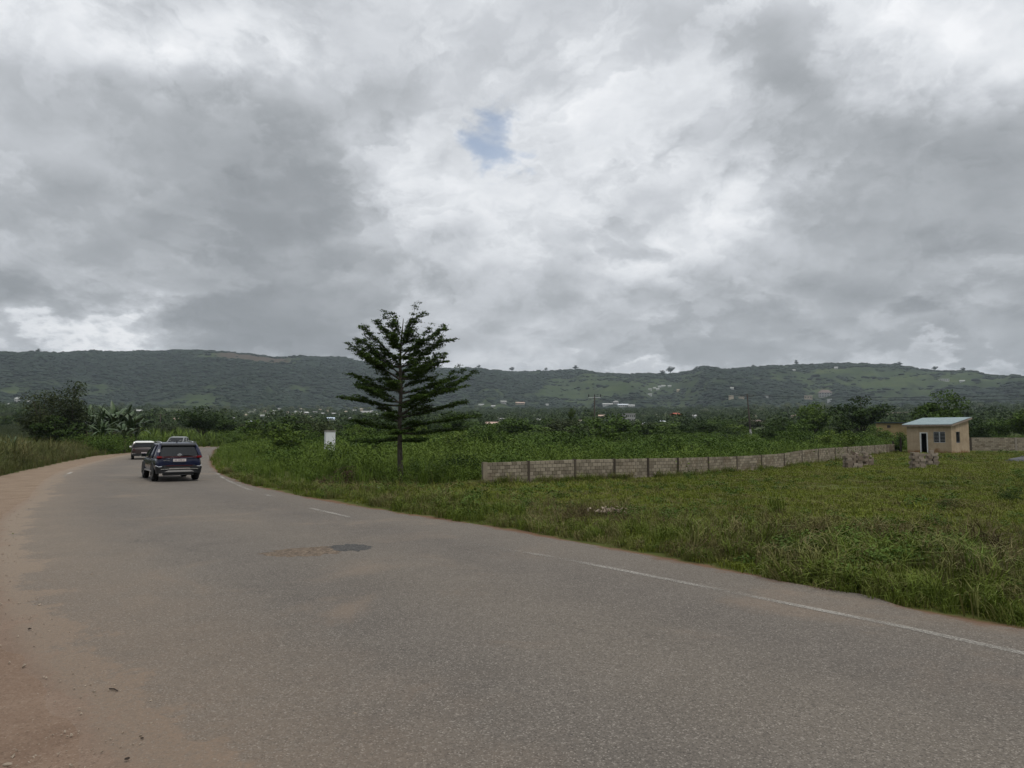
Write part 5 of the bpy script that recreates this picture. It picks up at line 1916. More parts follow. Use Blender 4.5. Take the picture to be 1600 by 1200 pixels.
tag(b.build('twig', M['twig_dark'], loc=(p.x, p.y, road_z(p.x, p.y) + .006)), 'short black twig lying on the asphalt near the dirt shoulder', 'twig')


# ================================================================== WALLS AND BUILDINGS
POST_X = [757, 825, 897.5, 959, 1011.5, 1058, 1105.5, 1150, 1188.5, 1224, 1252, 1277.5, 1304, 1323.5, 1346, 1366, 1385, 1400]
TOP_X = [755, 897, 1057, 1148, 1190, 1225, 1232, 1285, 1340, 1400]
TOP_Y = [723, 718, 715.6, 713.2, 711, 708.5, 706, 700.5, 697.5, 693.5]


def wall_line(x):
    p = gp(x, float(np.interp(x, FX, FY)) + .6)
    t = at(x, float(np.interp(x, TOP_X, TOP_Y)), p.y)
    return Vector((p.x, p.y, 0)), t.z


UNIT = MB().box((0, 0, 0), (1, 1, 1)).mesh('block', M['block'])
import bmesh
bm = bmesh.new()
bm.from_mesh(UNIT)
bmesh.ops.bevel(bm, geom=[e for e in bm.edges], offset=.045, segments=1, affect='EDGES')
bm.to_mesh(UNIT)
bm.free()
w0 = wall_line(POST_X[0])[0]
wall = thing('block_wall', 'long low sandcrete block wall with concrete posts running to the guard house', 'wall', w0)
n_blocks, rest, core = 0, MB(), MB()
rest_shade = []
rg = np.random.default_rng(8)
posts = [wall_line(x) for x in POST_X]
for i in range(len(POST_X) - 1):
    (a, za), (b, zb) = posts[i], posts[i + 1]
    d = b - a
    L = d.length
    rz = math.atan2(d.y, d.x)
    u = d / L
    nrm = Vector((-u.y, u.x, 0))
    # mortar core, thinner than the blocks, closed at the top by the last course
    c = (a + b) / 2
    for s in range(4):
        t0, t1 = s / 4, (s + 1) / 4
        zt = za + (zb - za) * (t0 + t1) / 2
        cc = a + d * ((t0 + t1) / 2) - w0
        core.box((cc.x, cc.y, zt / 2 - .06), (L / 4 - .002, .085, zt + .07), rz)
    nc = 6 if i < 10 else 7
    nb = max(5, int(round(L / .245)) if i < 6 else int(round(L / .34)))
    for r_ in range(nc):
        off = .5 if r_ % 2 else 0
        k0 = 0
        edges = [0] + [min(1, (k + off) / nb) for k in range(1, nb + 1)]
        if edges[-1] < 1: edges.append(1)
        for e0, e1 in zip(edges[:-1], edges[1:]):
            if e1 - e0 < .02: continue
            t = (e0 + e1) / 2
            zt = za + (zb - za) * t
            hh = zt / nc
            jit = rg.uniform(-.006, .006)
            pos = a + d * t - w0 + nrm * jit
            z = hh * (r_ + .5)
            size = ((e1 - e0) * L - .016, .115 + rg.uniform(0, .012), hh - .015)
            if r_ == nc - 1 and rg.uniform() < .10: size = (size[0], size[1], size[2] - .02)
            if n_blocks < 300:
                o = link('block', UNIT, wall, (pos.x, pos.y, z), rz)
                o.scale = size
                n_blocks += 1
            else:
                rest.box((pos.x, pos.y, z), size, rz)
                rest_shade += [rg.uniform()] * 8
core.build('mortar', M['mortar'], wall)
o = rest.build('blocks', M['block'], wall)
set_attr(o.data, 'shade', rest_shade)
o['kind'] = 'stuff'
PM = MB().box((0, 0, .5), (1, 1, 1)).mesh('post', M['post'])
for i, (p, z) in enumerate(posts):
    q = posts[min(i + 1, len(posts) - 1)][0] - posts[max(i - 1, 0)][0]
    o = link('post', PM, wall, (p.x - w0.x, p.y - w0.y, -.05), math.atan2(q.y, q.x))
    o.scale = (.11 if i else .2, .18, z + .07)
    if i == 0: o.data = MB().box((0, 0, .5), (1, 1, 1)).mesh('post', M['block'])

# rear wall right of the guard house
a, b = Vector((52.5, 88.2, 0)), Vector((80, 85.0, 0))
d = b - a
L, rz = d.length, math.atan2(d.y, d.x)
u = d / L
rw = thing('rear_wall', 'dark rear block wall with a pale post right of the guard house', 'wall', a)
MB().box((d.x / 2, d.y / 2, .75), (L, .10, 1.58), rz).build('mortar', M['mortar'], rw)
rest, sh = MB(), []
for r_ in range(8):
    k = 0.0
    while k < L:
        w = .45
        p = u * (k + w / 2 + (.22 if r_ % 2 else 0))
        rest.box((p.x, p.y, .1 + .2 * r_), (w - .025, .13, .178), rz)
        sh += [rg.uniform() * .7] * 8
        k += w
o = rest.build('blocks', M['block'], rw)
set_attr(o.data, 'shade', sh)
o['kind'] = 'stuff'
for t in (4.0, 9.2, 14.5, 20):
    p = u * t
    o = link('post', PM, rw, (p.x, p.y, -.05), rz)
    o.scale = (.24, .2, 1.66)
    if t == 9.2:
        o.data = MB().box((0, 0, .5), (1, 1, 1)).mesh('post', M['post_pale'])
        o['label'] = 'pale concrete post'

# guard house ------------------------------------------------------
A, B, C, D_ = GH            # front left, front right, rear right, rear left
gh = thing('guard_house', 'small rendered guard house with open door and blue grey sheet roof', 'house', A)
ux = (B - A).normalized()
uy = (D_ - A).normalized()
GW, GD = (B - A).length, (D_ - A).length
gh.rotation_euler = (0, 0, math.atan2(ux.y, ux.x))     # local x along the front, y inwards
HF, HB, T = 2.95, 3.62, .15
eave = lambda y: HF + (HB - HF) * y / GD


def wx(px):      # local x on the front wall under image column px
    r_ = ray(px, 690)
    k = r_[0] / r_[1]
    # A + ux*s : (Ax+s ux.x)/(Ay+s ux.y)=k
    return (k * A.y - A.x) / (ux.x - k * ux.y)


def sy(px):
    r_ = ray(px, 690)
    k = r_[0] / r_[1]
    return (k * B.y - B.x) / (uy.x - k * uy.y)


dx0, dx1, dtop = wx(1437.6), wx(1449.8), 2.22
wx0, wx1, wz0, wz1 = wx(1458.7), wx(1477.2), 1.16, 2.30
sy0, sy1 = sy(1493.6), sy(1499.2)
b = MB()


def pier(x0, x1, z0, z1):
    b.box(((x0 + x1) / 2, T / 2, (z0 + z1) / 2), (x1 - x0, T, z1 - z0))


pier(0, dx0, -.1, HF); pier(dx0, dx1, dtop, HF); pier(dx1, wx0, -.1, HF); pier(wx0, wx1, -.1, wz0); pier(wx0, wx1, wz1, HF); pier(wx1, GW, -.1, HF)


def side(x, y0, y1, z0, z1a, z1b):
    b.add([(x, y0, z0), (x + T, y0, z0), (x + T, y1, z0), (x, y1, z0), (x, y0, z1a), (x + T, y0, z1a), (x + T, y1, z1b), (x, y1, z1b)],
          [[3, 2, 1, 0], [4, 5, 6, 7], [0, 1, 5, 4], [1, 2, 6, 5], [2, 3, 7, 6], [3, 0, 4, 7]])


xr = GW - T
side(xr, T, sy0, -.1, eave(T), eave(sy0)); side(xr, sy0, sy1, -.1, 1.12, 1.12); side(xr, sy0, sy1, 2.3, eave(sy0), eave(sy1)); side(xr, sy1, GD - T, -.1, eave(sy1), eave(GD - T))
side(0, T, GD - T, -.1, eave(T), eave(GD - T))
b.box((GW / 2, GD - T / 2, HB / 2 - .07), (GW, T, HB))
b.build('wall', M['render'], gh)
MB().box((GW / 2, GD / 2, .02), (GW - .3, GD - .3, .06)).build('floor', M['mortar'], gh)
MB().box((GW / 2, GD / 2, 2.7), (GW - .31, GD - .31, .05)).build('ceiling', M['room_shade'], gh)  # the room's shade is painted into the ceiling colour
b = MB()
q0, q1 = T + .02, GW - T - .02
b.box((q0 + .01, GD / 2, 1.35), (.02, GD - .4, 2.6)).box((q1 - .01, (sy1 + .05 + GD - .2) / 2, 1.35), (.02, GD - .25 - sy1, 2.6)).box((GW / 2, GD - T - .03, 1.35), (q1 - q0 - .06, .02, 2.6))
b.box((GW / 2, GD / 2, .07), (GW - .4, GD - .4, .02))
b.build('shade_lining', M['room_shade'], gh)  # added black sheets over walls and floor, painting the doorway's inside as shade
# door: white frame
fr = MB()
fw = .09
for x in (dx0 + fw / 2, dx1 - fw / 2): fr.box((x, .06, dtop / 2), (fw, .19, dtop))
fr.box(((dx0 + dx1) / 2, .06, dtop - fw / 2), (dx1 - dx0 - 2 * fw, .19, fw))
df = fr.build('door_frame', M['white'], gh)
MB().box(((dx0 + dx1) / 2, -.22, .04), (dx1 - dx0 + .3, .5, .16)).build('doorstep', M['post'], gh)
# louvre windows


def louvre(cx, cy, w, h, z0, along_x, name='window'):
    f = MB()
    def bx(u0, u1, z_a, z_b, depth=.07):
        c, s = (u0 + u1) / 2, u1 - u0
        f.box((cx + c, cy, (z_a + z_b) / 2) if along_x else (cx, cy + c, (z_a + z_b) / 2), (s, depth, z_b - z_a) if along_x else (depth, s, z_b - z_a))
    t = .035
    bx(-w / 2, -w / 2 + t, z0, z0 + h); bx(w / 2 - t, w / 2, z0, z0 + h)
    bx(-w / 2 + t, w / 2 - t, z0, z0 + t); bx(-w / 2 + t, w / 2 - t, z0 + h - t, z0 + h)
    if along_x: bx(-.045, .045, z0 + t, z0 + h - t, .09)
    return f.build(name, M['alu'], gh)


win = louvre((wx0 + wx1) / 2, .075, wx1 - wx0, wz1 - wz0, wz0, True)
nl = 9
slat_m = MB().box((0, 0, 0), (1, 1, 1)).mesh('slat', M['louvre'])
for s in (-1, 1):
    ww = (wx1 - wx0) / 2 - .09
    for i in range(nl):
        o = link('slat', slat_m, win, ((wx0 + wx1) / 2 + s * ((wx1 - wx0) / 4 + .004), .075, wz0 + .05 + (wz1 - wz0 - .1) * (i + .5) / nl))
        o.scale = (ww, .10, .012)
        o.rotation_euler = (R(-42), 0, 0)
bars = MB()
for i in range(8): bars.box(((wx0 + wx1) / 2, .012, wz0 + .07 + (wz1 - wz0 - .14) * i / 7), (wx1 - wx0 - .08, .014, .016))
bars.build('burglar_bar', M['metal_pale'], win)
MB().box(((wx0 + wx1) / 2, .3, (wz0 + wz1) / 2), (wx1 - wx0 + .2, .02, wz1 - wz0 + .2)).build('shade_sheet', M['room_shade'], win)  # added black sheet, painted shade of the room behind the louvres
win2 = louvre(GW - .075, (sy0 + sy1) / 2, sy1 - sy0, 1.18, 1.12, False)
for i in range(nl):
    o = link('slat', slat_m, win2, (GW - .075, (sy0 + sy1) / 2, 1.17 + 1.08 * (i + .5) / nl))
    o.scale = (.10, sy1 - sy0 - .08, .012)
    o.rotation_euler = (0, R(-42), 0)
MB().box((GW - .3, (sy0 + sy1) / 2, 1.7), (.02, sy1 - sy0 + .2, 1.3)).build('shade_sheet', M['room_shade'], win2)  # same painted shade sheet behind the side louvres
# corrugated mono-pitch roof
b = MB()
ov = .32
nx = 92
x0, x1, y0, y1 = -ov, GW + ov * .8, -.38, GD + .4
vs = []
for i in range(nx + 1):
    x = x0 + (x1 - x0) * i / nx
    rib = .022 * math.cos(i * math.pi)
    for y, thick in ((y0, 0), (y1, 0), (y0, -.02), (y1, -.02)):
        vs.append((x, y, eave(y) + .17 + rib + thick))
fs = []
for i in range(nx):
    a, c = 4 * i, 4 * i + 4
    fs += [[a, c, c + 1, a + 1], [a + 3, c + 3, c + 2, a + 2], [a, a + 2, c + 2, c], [a + 1, c + 1, c + 3, a + 3]]
b.add(vs, fs)
roof = b.build('roof', M['roof_sheet'], gh)
b = MB()
b.box(((x0 + x1) / 2, y0 + .03, eave(y0) + .045), (x1 - x0 - .06, .03, .17))
for x in (x0 + .02, x1 - .02):
    s = [(x - .015, y0 + .05, eave(y0) - .04), (x + .015, y0 + .05, eave(y0) - .04), (x + .015, y1 - .05, eave(y1) - .04), (x - .015, y1 - .05, eave(y1) - .04)]
    b.add(s + [(q[0], q[1], q[2] + .17) for q in s], [[3, 2, 1, 0], [4, 5, 6, 7], [0, 1, 5, 4], [1, 2, 6, 5], [2, 3, 7, 6], [3, 0, 4, 7]])
b.build('fascia', M['fascia'], roof)
b = MB()
for y in (.15, GD * .5, GD - .15): b.box((GW / 2, y, eave(y) + .07), (GW + .4, .06, .10))
b.build('rafter', M['fascia'], roof)

# leaning dark fence posts beside the house
for x, y, h, lb in ((1413.5, 707, 1.7, 'dark timber post against the left corner of the guard house'), (1401.5, 706.5, 1.25, 'dark leaning timber post at the end of the long wall')):
    p = gp(x, y)
    b = MB().tube([(0, 0, -.1), (.03, .02, h * .6), (.02, .05, h)], [.12, .11, .09], 8)
    tag(b.build('timber_post', M['twig_dark'], loc=(p.x - .4, p.y, 0)), lb, 'post')

# block piles
OLD = UNIT.copy()
OLD.materials.clear()
OLD.materials.append(M['rubble'])


def pile(x, y, label, nx_, ny_, nz_, drop, rz, loose=(), seed=0):
    rg = np.random.default_rng(seed)
    p = gp(x, y)
    o = thing('block_pile', label, 'block pile', (p.x, p.y, 0), rz, 'piles of old blocks on the lawn')
    bw, bd, bh = .34, .17, .16
    for k in range(nz_):
        flip = k % 2
        for i in range(nx_ if not flip else nx_):
            for j in range(ny_):
                if rg.uniform() < drop * (k / max(1, nz_ - 1)) ** 2: continue
                jx, jy, jr = rg.uniform(-.035, .035), rg.uniform(-.03, .03), rg.uniform(-.12, .12)
                q = link('block', OLD, o, ((i - (nx_ - 1) / 2) * (bw + .025) + jx + (.08 if flip else 0), (j - (ny_ - 1) / 2) * (bd + .09) + jy, bh * (k + .5)), jr)
                q.scale = (bw * rg.uniform(.85, 1.03), bd * rg.uniform(.95, 1.4), bh * .96)
    for (lx, ly, lz, sx_, sy_, sz_, tx, ty, tz) in loose:
        q = link('block', OLD, o, (lx, ly, lz))
        q.scale = (sx_, sy_, sz_)
        q.rotation_euler = (tx, ty, tz)
    return o


pile(1332, 731.5, 'left low block pile with a slab leaning on top by the long wall', 3, 2, 5, .25, .15, ((.1, 0, .93, .5, .06, .16, .3, .5, .2), (.3, .1, .86, .4, .2, .1, .2, -.2, .5), (-.35, 0, .86, .34, .17, .1, .1, .1, .8)), 1)
pile(1352.5, 728.5, 'rough right hand heap of the two touching block piles by the long wall', 2, 2, 5, .35, .5, ((0, 0, .87, .5, .22, .1, .1, .15, .2), (.5, -.1, .3, .34, .17, .5, .1, .2, .9), (.42, 0, .66, .4, .2, .1, 0, .1, .3)), 2)
pile(1432.5, 733.5, 'tall narrow block pile nearest the road in front of the guard house door', 2, 2, 6, .18, .05, ((-.1, 0, 1.0, .5, .2, .06, 0, .05, .1), (.32, -.15, .05, .34, .18, .16, 0, 0, .5)), 3)
pile(1454.5, 728, 'block pile with one block standing on top before the guard house', 2, 2, 5, .12, -.1, ((.05, 0, .93, .28, .2, .24, 0, 0, .2), (-.48, .05, .12, .2, .2, .26, .2, .1, .3), (.4, .1, .8, .2, .2, .12, 0, 0, .2)), 4)
# gravel heap at the right edge
b = MB()
for i in range(260):
    a, r_ = rg.uniform(0, 6.28), math.sqrt(rg.uniform())
    lv_, lf_, lm_ = lump_mesh(rg, 5, 3, .2)
    s = rg.uniform(.05, .11)
    b.add((lv_ - (0, 0, .7)) * s + (1.9 * r_ * math.cos(a), 1.0 * r_ * math.sin(a), (1 - r_) * .55 * rg.uniform(.75, 1.05) + .03), lf_)
lv_, lf_, _ = lump_mesh(rg, 14, 6, .05)
b.add((lv_ - (0, 0, .72)) * (1.8, .95, .55), lf_)
p = gp(1612, 722)
tag(b.build('gravel_heap', [M['gravel']], loc=(p.x, p.y, 0)), 'grey gravel heap on the lawn cut by the right edge', 'gravel heap', kind='stuff')

# yellow building behind
p0, p1 = at(1369, 672, 112), at(1440, 672, 109)
ye = thing('yellow_building', 'low yellow building with a dark flat roof behind the guard house', 'building', (p0.x, p0.y, 0), math.atan2(p1.y - p0.y, p1.x - p0.x))
L = (p1 - p0).length
zt = at(1390, 661.5, 112).z
b = MB()
w_a, w_b = L * .245, L * .325
zw0, zw1 = at(1390, 669, 112).z, at(1390, 664, 112).z
for xa, xb, za, zb in ((0, w_a, 0, zt), (w_b, L, 0, zt), (w_a, w_b, 0, zw0), (w_a, w_b, zw1, zt)):
    b.box(((xa + xb) / 2, .1, (za + zb) / 2), (xb - xa, .2, zb - za))
b.box((L / 2, 4.1, zt / 2), (L - .01, .2, zt)).box((.1, 2.1, zt / 2), (.2, 3.79, zt)).box((L - .1, 2.1, zt / 2), (.2, 3.79, zt))
b.build('wall', M['yellow_wall'], ye)
MB().box((L / 2, 2.1, zt + .11), (L + .5, 4.9, .2)).build('roof', M['dark_roof'], ye)
wf = MB().box(((w_a + w_b) / 2, .13, (zw0 + zw1) / 2), (w_b - w_a, .04, zw1 - zw0)).build('window', M['h_brown'], ye)
MB().box(((w_a + w_b) / 2, .08, (zw0 + zw1) / 2), (.05, .05, zw1 - zw0)).box(((w_a + w_b) / 2, .08, (zw0 + zw1) / 2), (w_b - w_a, .05, .05)).build('window_bar', M['metal_dark'], wf)

# white pillar
D = 48
p = at(515.5, 676, D)
zt = at(515, 674.5, D).z
pw = thing('white_pillar', 'square whitewashed gate pillar rising out of the weeds', 'pillar', (p.x, p.y, 0), .42)
b = MB().box((0, 0, zt / 2), (.62, .62, zt))
b.build('shaft', M['pillar_white'], pw)
MB().box((0, 0, zt + .045), (.68, .68, .09)).build('cap', M['pillar_side'], pw)


# utility poles ----------------------------------------------------
def pole(x, D, top_y, label, arm, arm_rz, n_ins, foot=None, lean=(0, 0), z0=None):
    p = at(x, 676, D)
    z0 = float(zfar(p.x, p.y)) if z0 is None else z0
    h = at(x, top_y, D).z - z0
    o = thing('utility_pole', label, 'utility pole', (p.x, p.y, z0))
    r0 = .17
    f = foot or 0.0
    pt = lambda t: (lean[0] * t, lean[1] * t, h * t)
    if foot:
        MB().tube([pt(foot[0] / h), pt(foot[1] / h)], [r0 * .99 + .004, r0 * .93 + .004], 9).build('pale_band', M['pole_pale'], o)
    MB().tube([(0, 0, -.2), pt(.5), pt(1)], [r0, r0 * .8, r0 * .6], 9).build('shaft', M['pole'], o, True)
    c, s = math.cos(arm_rz), math.sin(arm_rz)
    tz = h - .35
    ar = MB().box((lean[0], lean[1], tz), (arm, .10, .11), arm_rz).build('crossarm', M['metal_pale'] if n_ins == 3 else M['pole'], o)
    for i in range(n_ins):
        q = (i / (n_ins - 1) - .5) * arm * .94
        if n_ins == 3:
            b = MB().lathe([(0, .0), (0, .07), (.08, .11), (.16, .08), (.24, .12), (.34, .09), (.44, .12), (.52, .05), (.52, 0)], 8, 'z')
        else:
            b = MB().lathe([(0, 0), (0, .05), (.10, .07), (.2, .03), (.2, 0)], 8, 'z')
        b.build('insulator', M['metal_dark'], ar, loc=(lean[0] + c * q, lean[1] + s * q, tz + .055))
    return o, Vector((p.x, p.y, z0)), h


poA, pA, hA = pole(928.5, 128, 618, 'utility pole with three dark insulators on a pale crossarm', 2.25, -.12, 3, lean=(.12, 0))
poB, pB, hB = pole(1174, 115, 615.5, 'utility pole with a pale painted foot and thin crossarm', 2.3, .18, 2, foot=(1.6, 2.75), lean=(-.55, 0))
poC, pC, hC = pole(250, 200, 646, 'short far utility pole beyond the maize on the left', 3.4, .1, 2)
poD, pD, hD = pole(2120, 72, 585, 'utility pole outside the right edge carrying the two wires', 2.3, -.6, 2)


def wire(name, a, b, sag, label, r=.022):
    pts = []
    for i in range(25):
        t = i / 24
        q = a.lerp(b, t)
        q.z -= sag * 4 * t * (1 - t)
        pts.append(tuple(q))
    tag(MB().tube(pts, r, 4).build(name, M['metal_dark']), label, 'wire')


tA, tB, tD = pA + Vector((.12, 0, hA - .1)), pB + Vector((-.55, 0, hB - .1)), pD + Vector((0, 0, hD - .15))
wire('power_line', tB + Vector((-1, -.2, 0)), tD + Vector((-.9, .6, 0)), 1.2, 'upper of the two wires rising towards the right edge of the sky')
wire('power_line', tB + Vector((1, .2, -.1)), tD + Vector((.9, -.6, -.6)), 1.3, 'lower of the two wires rising towards the right edge of the sky')
wire('power_line', tA + Vector((1, -.1, .1)), tB + Vector((-1, -.2, -.05)), 1.0, 'wire slung between the two field poles')

# ---- houses of the village ----------------------------------------


def house(x, y, w_px, h_px, wall_m, roof_m, label, group=None, roof='gable', storeys=1, name='house'):
    p, r = hit(x, y)
    D = p.y
    W_ = w_px / F_PX * D
    Hh = h_px / F_PX * D
    rz = -math.atan2(p.x, p.y) + RNG.uniform(-.35, .35)
    o = thing(name, label, 'house' if name == 'house' else 'building', (p.x, p.y, p.z), rz, group)
    dep = max(W_ * .6, 6)
    hw = Hh * (.6 if roof != 'flat' else .92)
    sink = 2.5
    MB().box((0, dep / 2, hw / 2 - sink / 2), (W_ * .94, dep, hw + sink)).build('wall', M[wall_m], o)
    b = MB()
    e = W_ * .03 + .3
    if roof == 'flat':
        b.box((0, dep / 2, hw + Hh * .04), (W_, dep + .6, Hh * .08))
    elif roof == 'hip':
        x0, y0, y1 = W_ / 2 + e, -e, dep + e
        b.add([(-x0, y0, hw), (x0, y0, hw), (x0, y1, hw), (-x0, y1, hw), (-x0 * .45, dep / 2, Hh), (x0 * .45, dep / 2, Hh)],
              [[0, 1, 5, 4], [1, 2, 5], [2, 3, 4, 5], [3, 0, 4], [3, 2, 1, 0]])
    else:
        x0, y0, y1 = W_ / 2 + e, -e, dep + e
        b.add([(-x0, y0, hw - .1), (x0, y0, hw - .1), (x0, y1, hw - .1), (-x0, y1, hw - .1), (-x0, dep / 2, Hh), (x0, dep / 2, Hh)],
              [[0, 1, 5, 4], [2, 3, 4, 5], [1, 2, 5], [3, 0, 4], [3, 2, 1, 0]])
    b.build('roof', M[roof_m], o)
    if w_px >= 8:
        n = 3 if w_px < 14 else 5
        for st in range(storeys):
            zc = hw * (st + .55) / storeys
            for i in range(n):
                q = MB().box((0, 0, 0), (W_ * .09, .12, hw / storeys * .42)).build('window', M['h_dark'], o)
                q.location = (W_ * .94 * ((i + .5) / n - .5), -.02, zc)
    return o


for a in HOUSES:
    x, y, w, h, wm, rm, lb = a[:7]
    house(x, y, w, h, wm, rm, lb, None, a[7] if len(a) > 7 else 'gable', a[8] if len(a) > 8 else 1)
for x, y, w, h, m in TINY:
    place = [t for lim, t in ((60, 'at the far left edge'), (380, 'above the bend'), (400, 'over the left bend bushes'), (420, 'over the bend bushes'), (445, 'over the dark bend bush'), (470, 'left of the white pillar'), (500, 'further left of the white pillar top'),
                              (525, 'straight above the white pillar'), (560, 'right of the white pillar'), (625, 'behind the left branches of the tiered tree'), (700, 'behind the right branches of the tiered tree'), (765, 'just right of the tiered tree'),
                              (800, 'left of the long pink roofed house'), (870, 'right of the long pink roofed house'), (930, 'beside the pole with three insulators'), (1019, 'at the left end of the hill hamlet'), (1026, 'second in the hill hamlet'),
                              (1034, 'in the middle of the hill hamlet'), (1042, 'fourth in the hill hamlet'), (1050, 'at the right end of the hill hamlet'), (1100, 'right of the hill hamlet'), (1165, 'above the pole with pale foot'),
                              (1200, 'right of the pole with pale foot'), (1260, 'on the highest part of the right crest')) if x < lim][0]
    lb = 'tiny %s house %s %s' % ({'h_white': 'white', 'h_tan': 'tan', 'h_grey': 'grey'}[m], 'lower down' if y > 648 else 'among palms' if y > 638 else 'high on the slope', place)
    house(x, y, w, h, m, m, lb, VL)

# ---- coconut palms among the houses
pt_ = MB().tube([(0, 0, -.3), (.25, 0, 4), (.35, .1, 8.2)], [.2, .15, .12], 6).mesh('trunk', M['bark'], True)
rg = np.random.default_rng(51)
b = MB()
for i in range(15):
    a, up = i * 2.39996, rg.uniform(-.3, .9)
    n = 6
    ca, sa = math.cos(a), math.sin(a)
    vs, fs = [], []
    for k in range(n + 1):
        t = k / n
        x, z = 3.0 * t * (1 - .12 * t), 8.2 + up * 2.4 * t - 2.9 * t * t
        w = .42 * math.sin(math.pi * (.1 + .86 * t))
        for s in (-1, 0, 1): vs.append((.35 + ca * x - sa * s * w, .1 + sa * x + ca * s * w, z - abs(s) * .28))
    for k in range(n):
        q = k * 3
        fs += [[q, q + 1, q + 4, q + 3], [q + 1, q + 2, q + 5, q + 4]]
    b.add(vs, fs)
pc_ = b.mesh('crown', M['palm'])
for i in range(95):
    x = rg.choice([rg.uniform(330, 620), rg.uniform(330, 620), rg.uniform(1180, 1300), rg.uniform(0, 1560)])
    y = rg.uniform(640, 655)
    p, r = hit(x, y)
    s = rg.uniform(.8, 1.35)
    place = [t for lim, t in ((60, 'at the far left edge'), (220, 'behind the banana plants'), (300, 'beyond the cars'), (365, 'above the bend'), (400, 'over the bend bushes'), (440, 'left of the long white roof'), (480, 'by the long white roof'),
                              (530, 'above the white pillar'), (580, 'left of the tiered tree'), (700, 'behind the tiered tree'), (860, 'above the three white houses'), (1000, 'near the long white halls'), (1120, 'near the red roofed house'),
                              (1200, 'by the pole with pale foot'), (1300, 'left of the big dark field tree'), (1700, 'behind the guard house')) if x < lim][0]
    lb = '%s coconut palm %s among the village trees %s' % ('short' if s < .98 else 'tall' if s > 1.17 else 'middling', 'low down' if y > 650 else 'high up' if y < 645 else 'midway', place)
    o = thing('coconut_palm', lb, 'palm', (p.x, p.y, p.z), rg.uniform(0, 6.3), 'coconut palms of the village')
    o.scale = (s, s, s)
    link('trunk', pt_, o)
    link('crown', pc_, o)

# ---- single trees on the crest
for x, y, s, lb, kind in ((1406, 572, 13, 'lone tree standing clear of the crest above the yellow building', 'round'), (1048, 583, 20, 'larger of the two umbrella trees on the crest in the middle', 'wide'),
                          (1036, 585, 12, 'smaller of the two umbrella trees on the crest in the middle', 'wide'), (1245, 568, 14, 'thin tall tree on the highest point of the right hill', 'wispy'),
                          (1462, 580, 13, 'flat topped tree on the crest above the guard house', 'wide'), (1506, 584, 11, 'small umbrella tree on the crest right of the guard house', 'wide'),
                          (899, 580, 14, 'rounded tree on the middle of the crest', 'round'), (800, 578, 14, 'rounded tree on the crest right of the tiered tree', 'round'), (57, 553, 12, 'tree sticking out of the left crest', 'round'),
                          (748, 579, 11, 'small crest tree just right of the tiered tree', 'round'), (853, 580, 10, 'narrow crest tree left of the rounded one', 'round'), (1089, 582, 9, 'small tree at the foot of the right hill crest', 'round'),
                          (1178, 576, 9, 'bushy tree on the rising right crest', 'round')):
    a = math.atan2(ray(x, 600)[0], ray(x, 600)[1])
    rs = np.linspace(2000, 2900, 400)
    zz = hill_z(np.sin(a) * rs, np.cos(a) * rs)
    r = rs[np.argmax((zz - CAM_H) / rs)]
    p = Vector((math.sin(a) * r, math.cos(a) * r, float(zz.max()) - 1))
    D = p.y
    trm, lvb = TREE_LIB[kind][0]
    key = (kind, 0, 'canopy_far')
    if key not in CROWNS: CROWNS[key] = lvb.mesh('crown', M['canopy_far'])
    h = s * .62 / F_PX * D
    o = thing('crest_tree', lb, 'tree', (p.x, p.y, float(hill_z(np.array([p.x]), np.array([p.y]))[0]) - 1), RNG.uniform(0, 6))
    o.scale = (h * 1.1, h * 1.1, h)
    link('trunk', trm, o)
    link('crown', CROWNS[key], o)


# ================================================================== VEHICLES
def body_loft(st, mid=.62):
    rings = []
    for (y, w, zb, zt, cr) in st:
        zm = zb + (zt - zb) * mid
        h = [(0, zb), (w * .82, zb), (w * .96, zb + .10), (w, zb + .26), (w * .995, zm), (w * .965, zt - .07), (w * .90, zt), (w * .45, zt + cr * .8), (0, zt + cr)]
        ring = [(x, y, z) for x, z in h] + [(-x, y, z) for x, z in h[1:-1]][::-1]
        rings.append(ring)
    return rings


def cab_rings(layers, nseg=5):
    """rounded rectangles stacked upwards: (z, y_rear, y_front, half width, corner radius)"""
    out = []
    for z, y0, y1, w, r in layers:
        ring = []
        for cx, cyy, a0 in ((w - r, y1 - r, 0), (-w + r, y1 - r, 90), (-w + r, y0 + r, 180), (w - r, y0 + r, 270)):
            for k in range(nseg):
                a = R(a0 + 90 * k / (nseg - 1))
                ring.append((cx + r * math.cos(a), cyy + r * math.sin(a), z))
        out.append(ring)
    return out


def interp_layer(layers, z):
    zs = [l[0] for l in layers]
    return (z,) + tuple(float(np.interp(z, zs, [l[i] for l in layers])) for i in (1, 2, 3, 4))


def subsurf(o, n=1):
    m = o.modifiers.new('smooth', 'SUBSURF')
    m.levels = m.render_levels = n
    return o


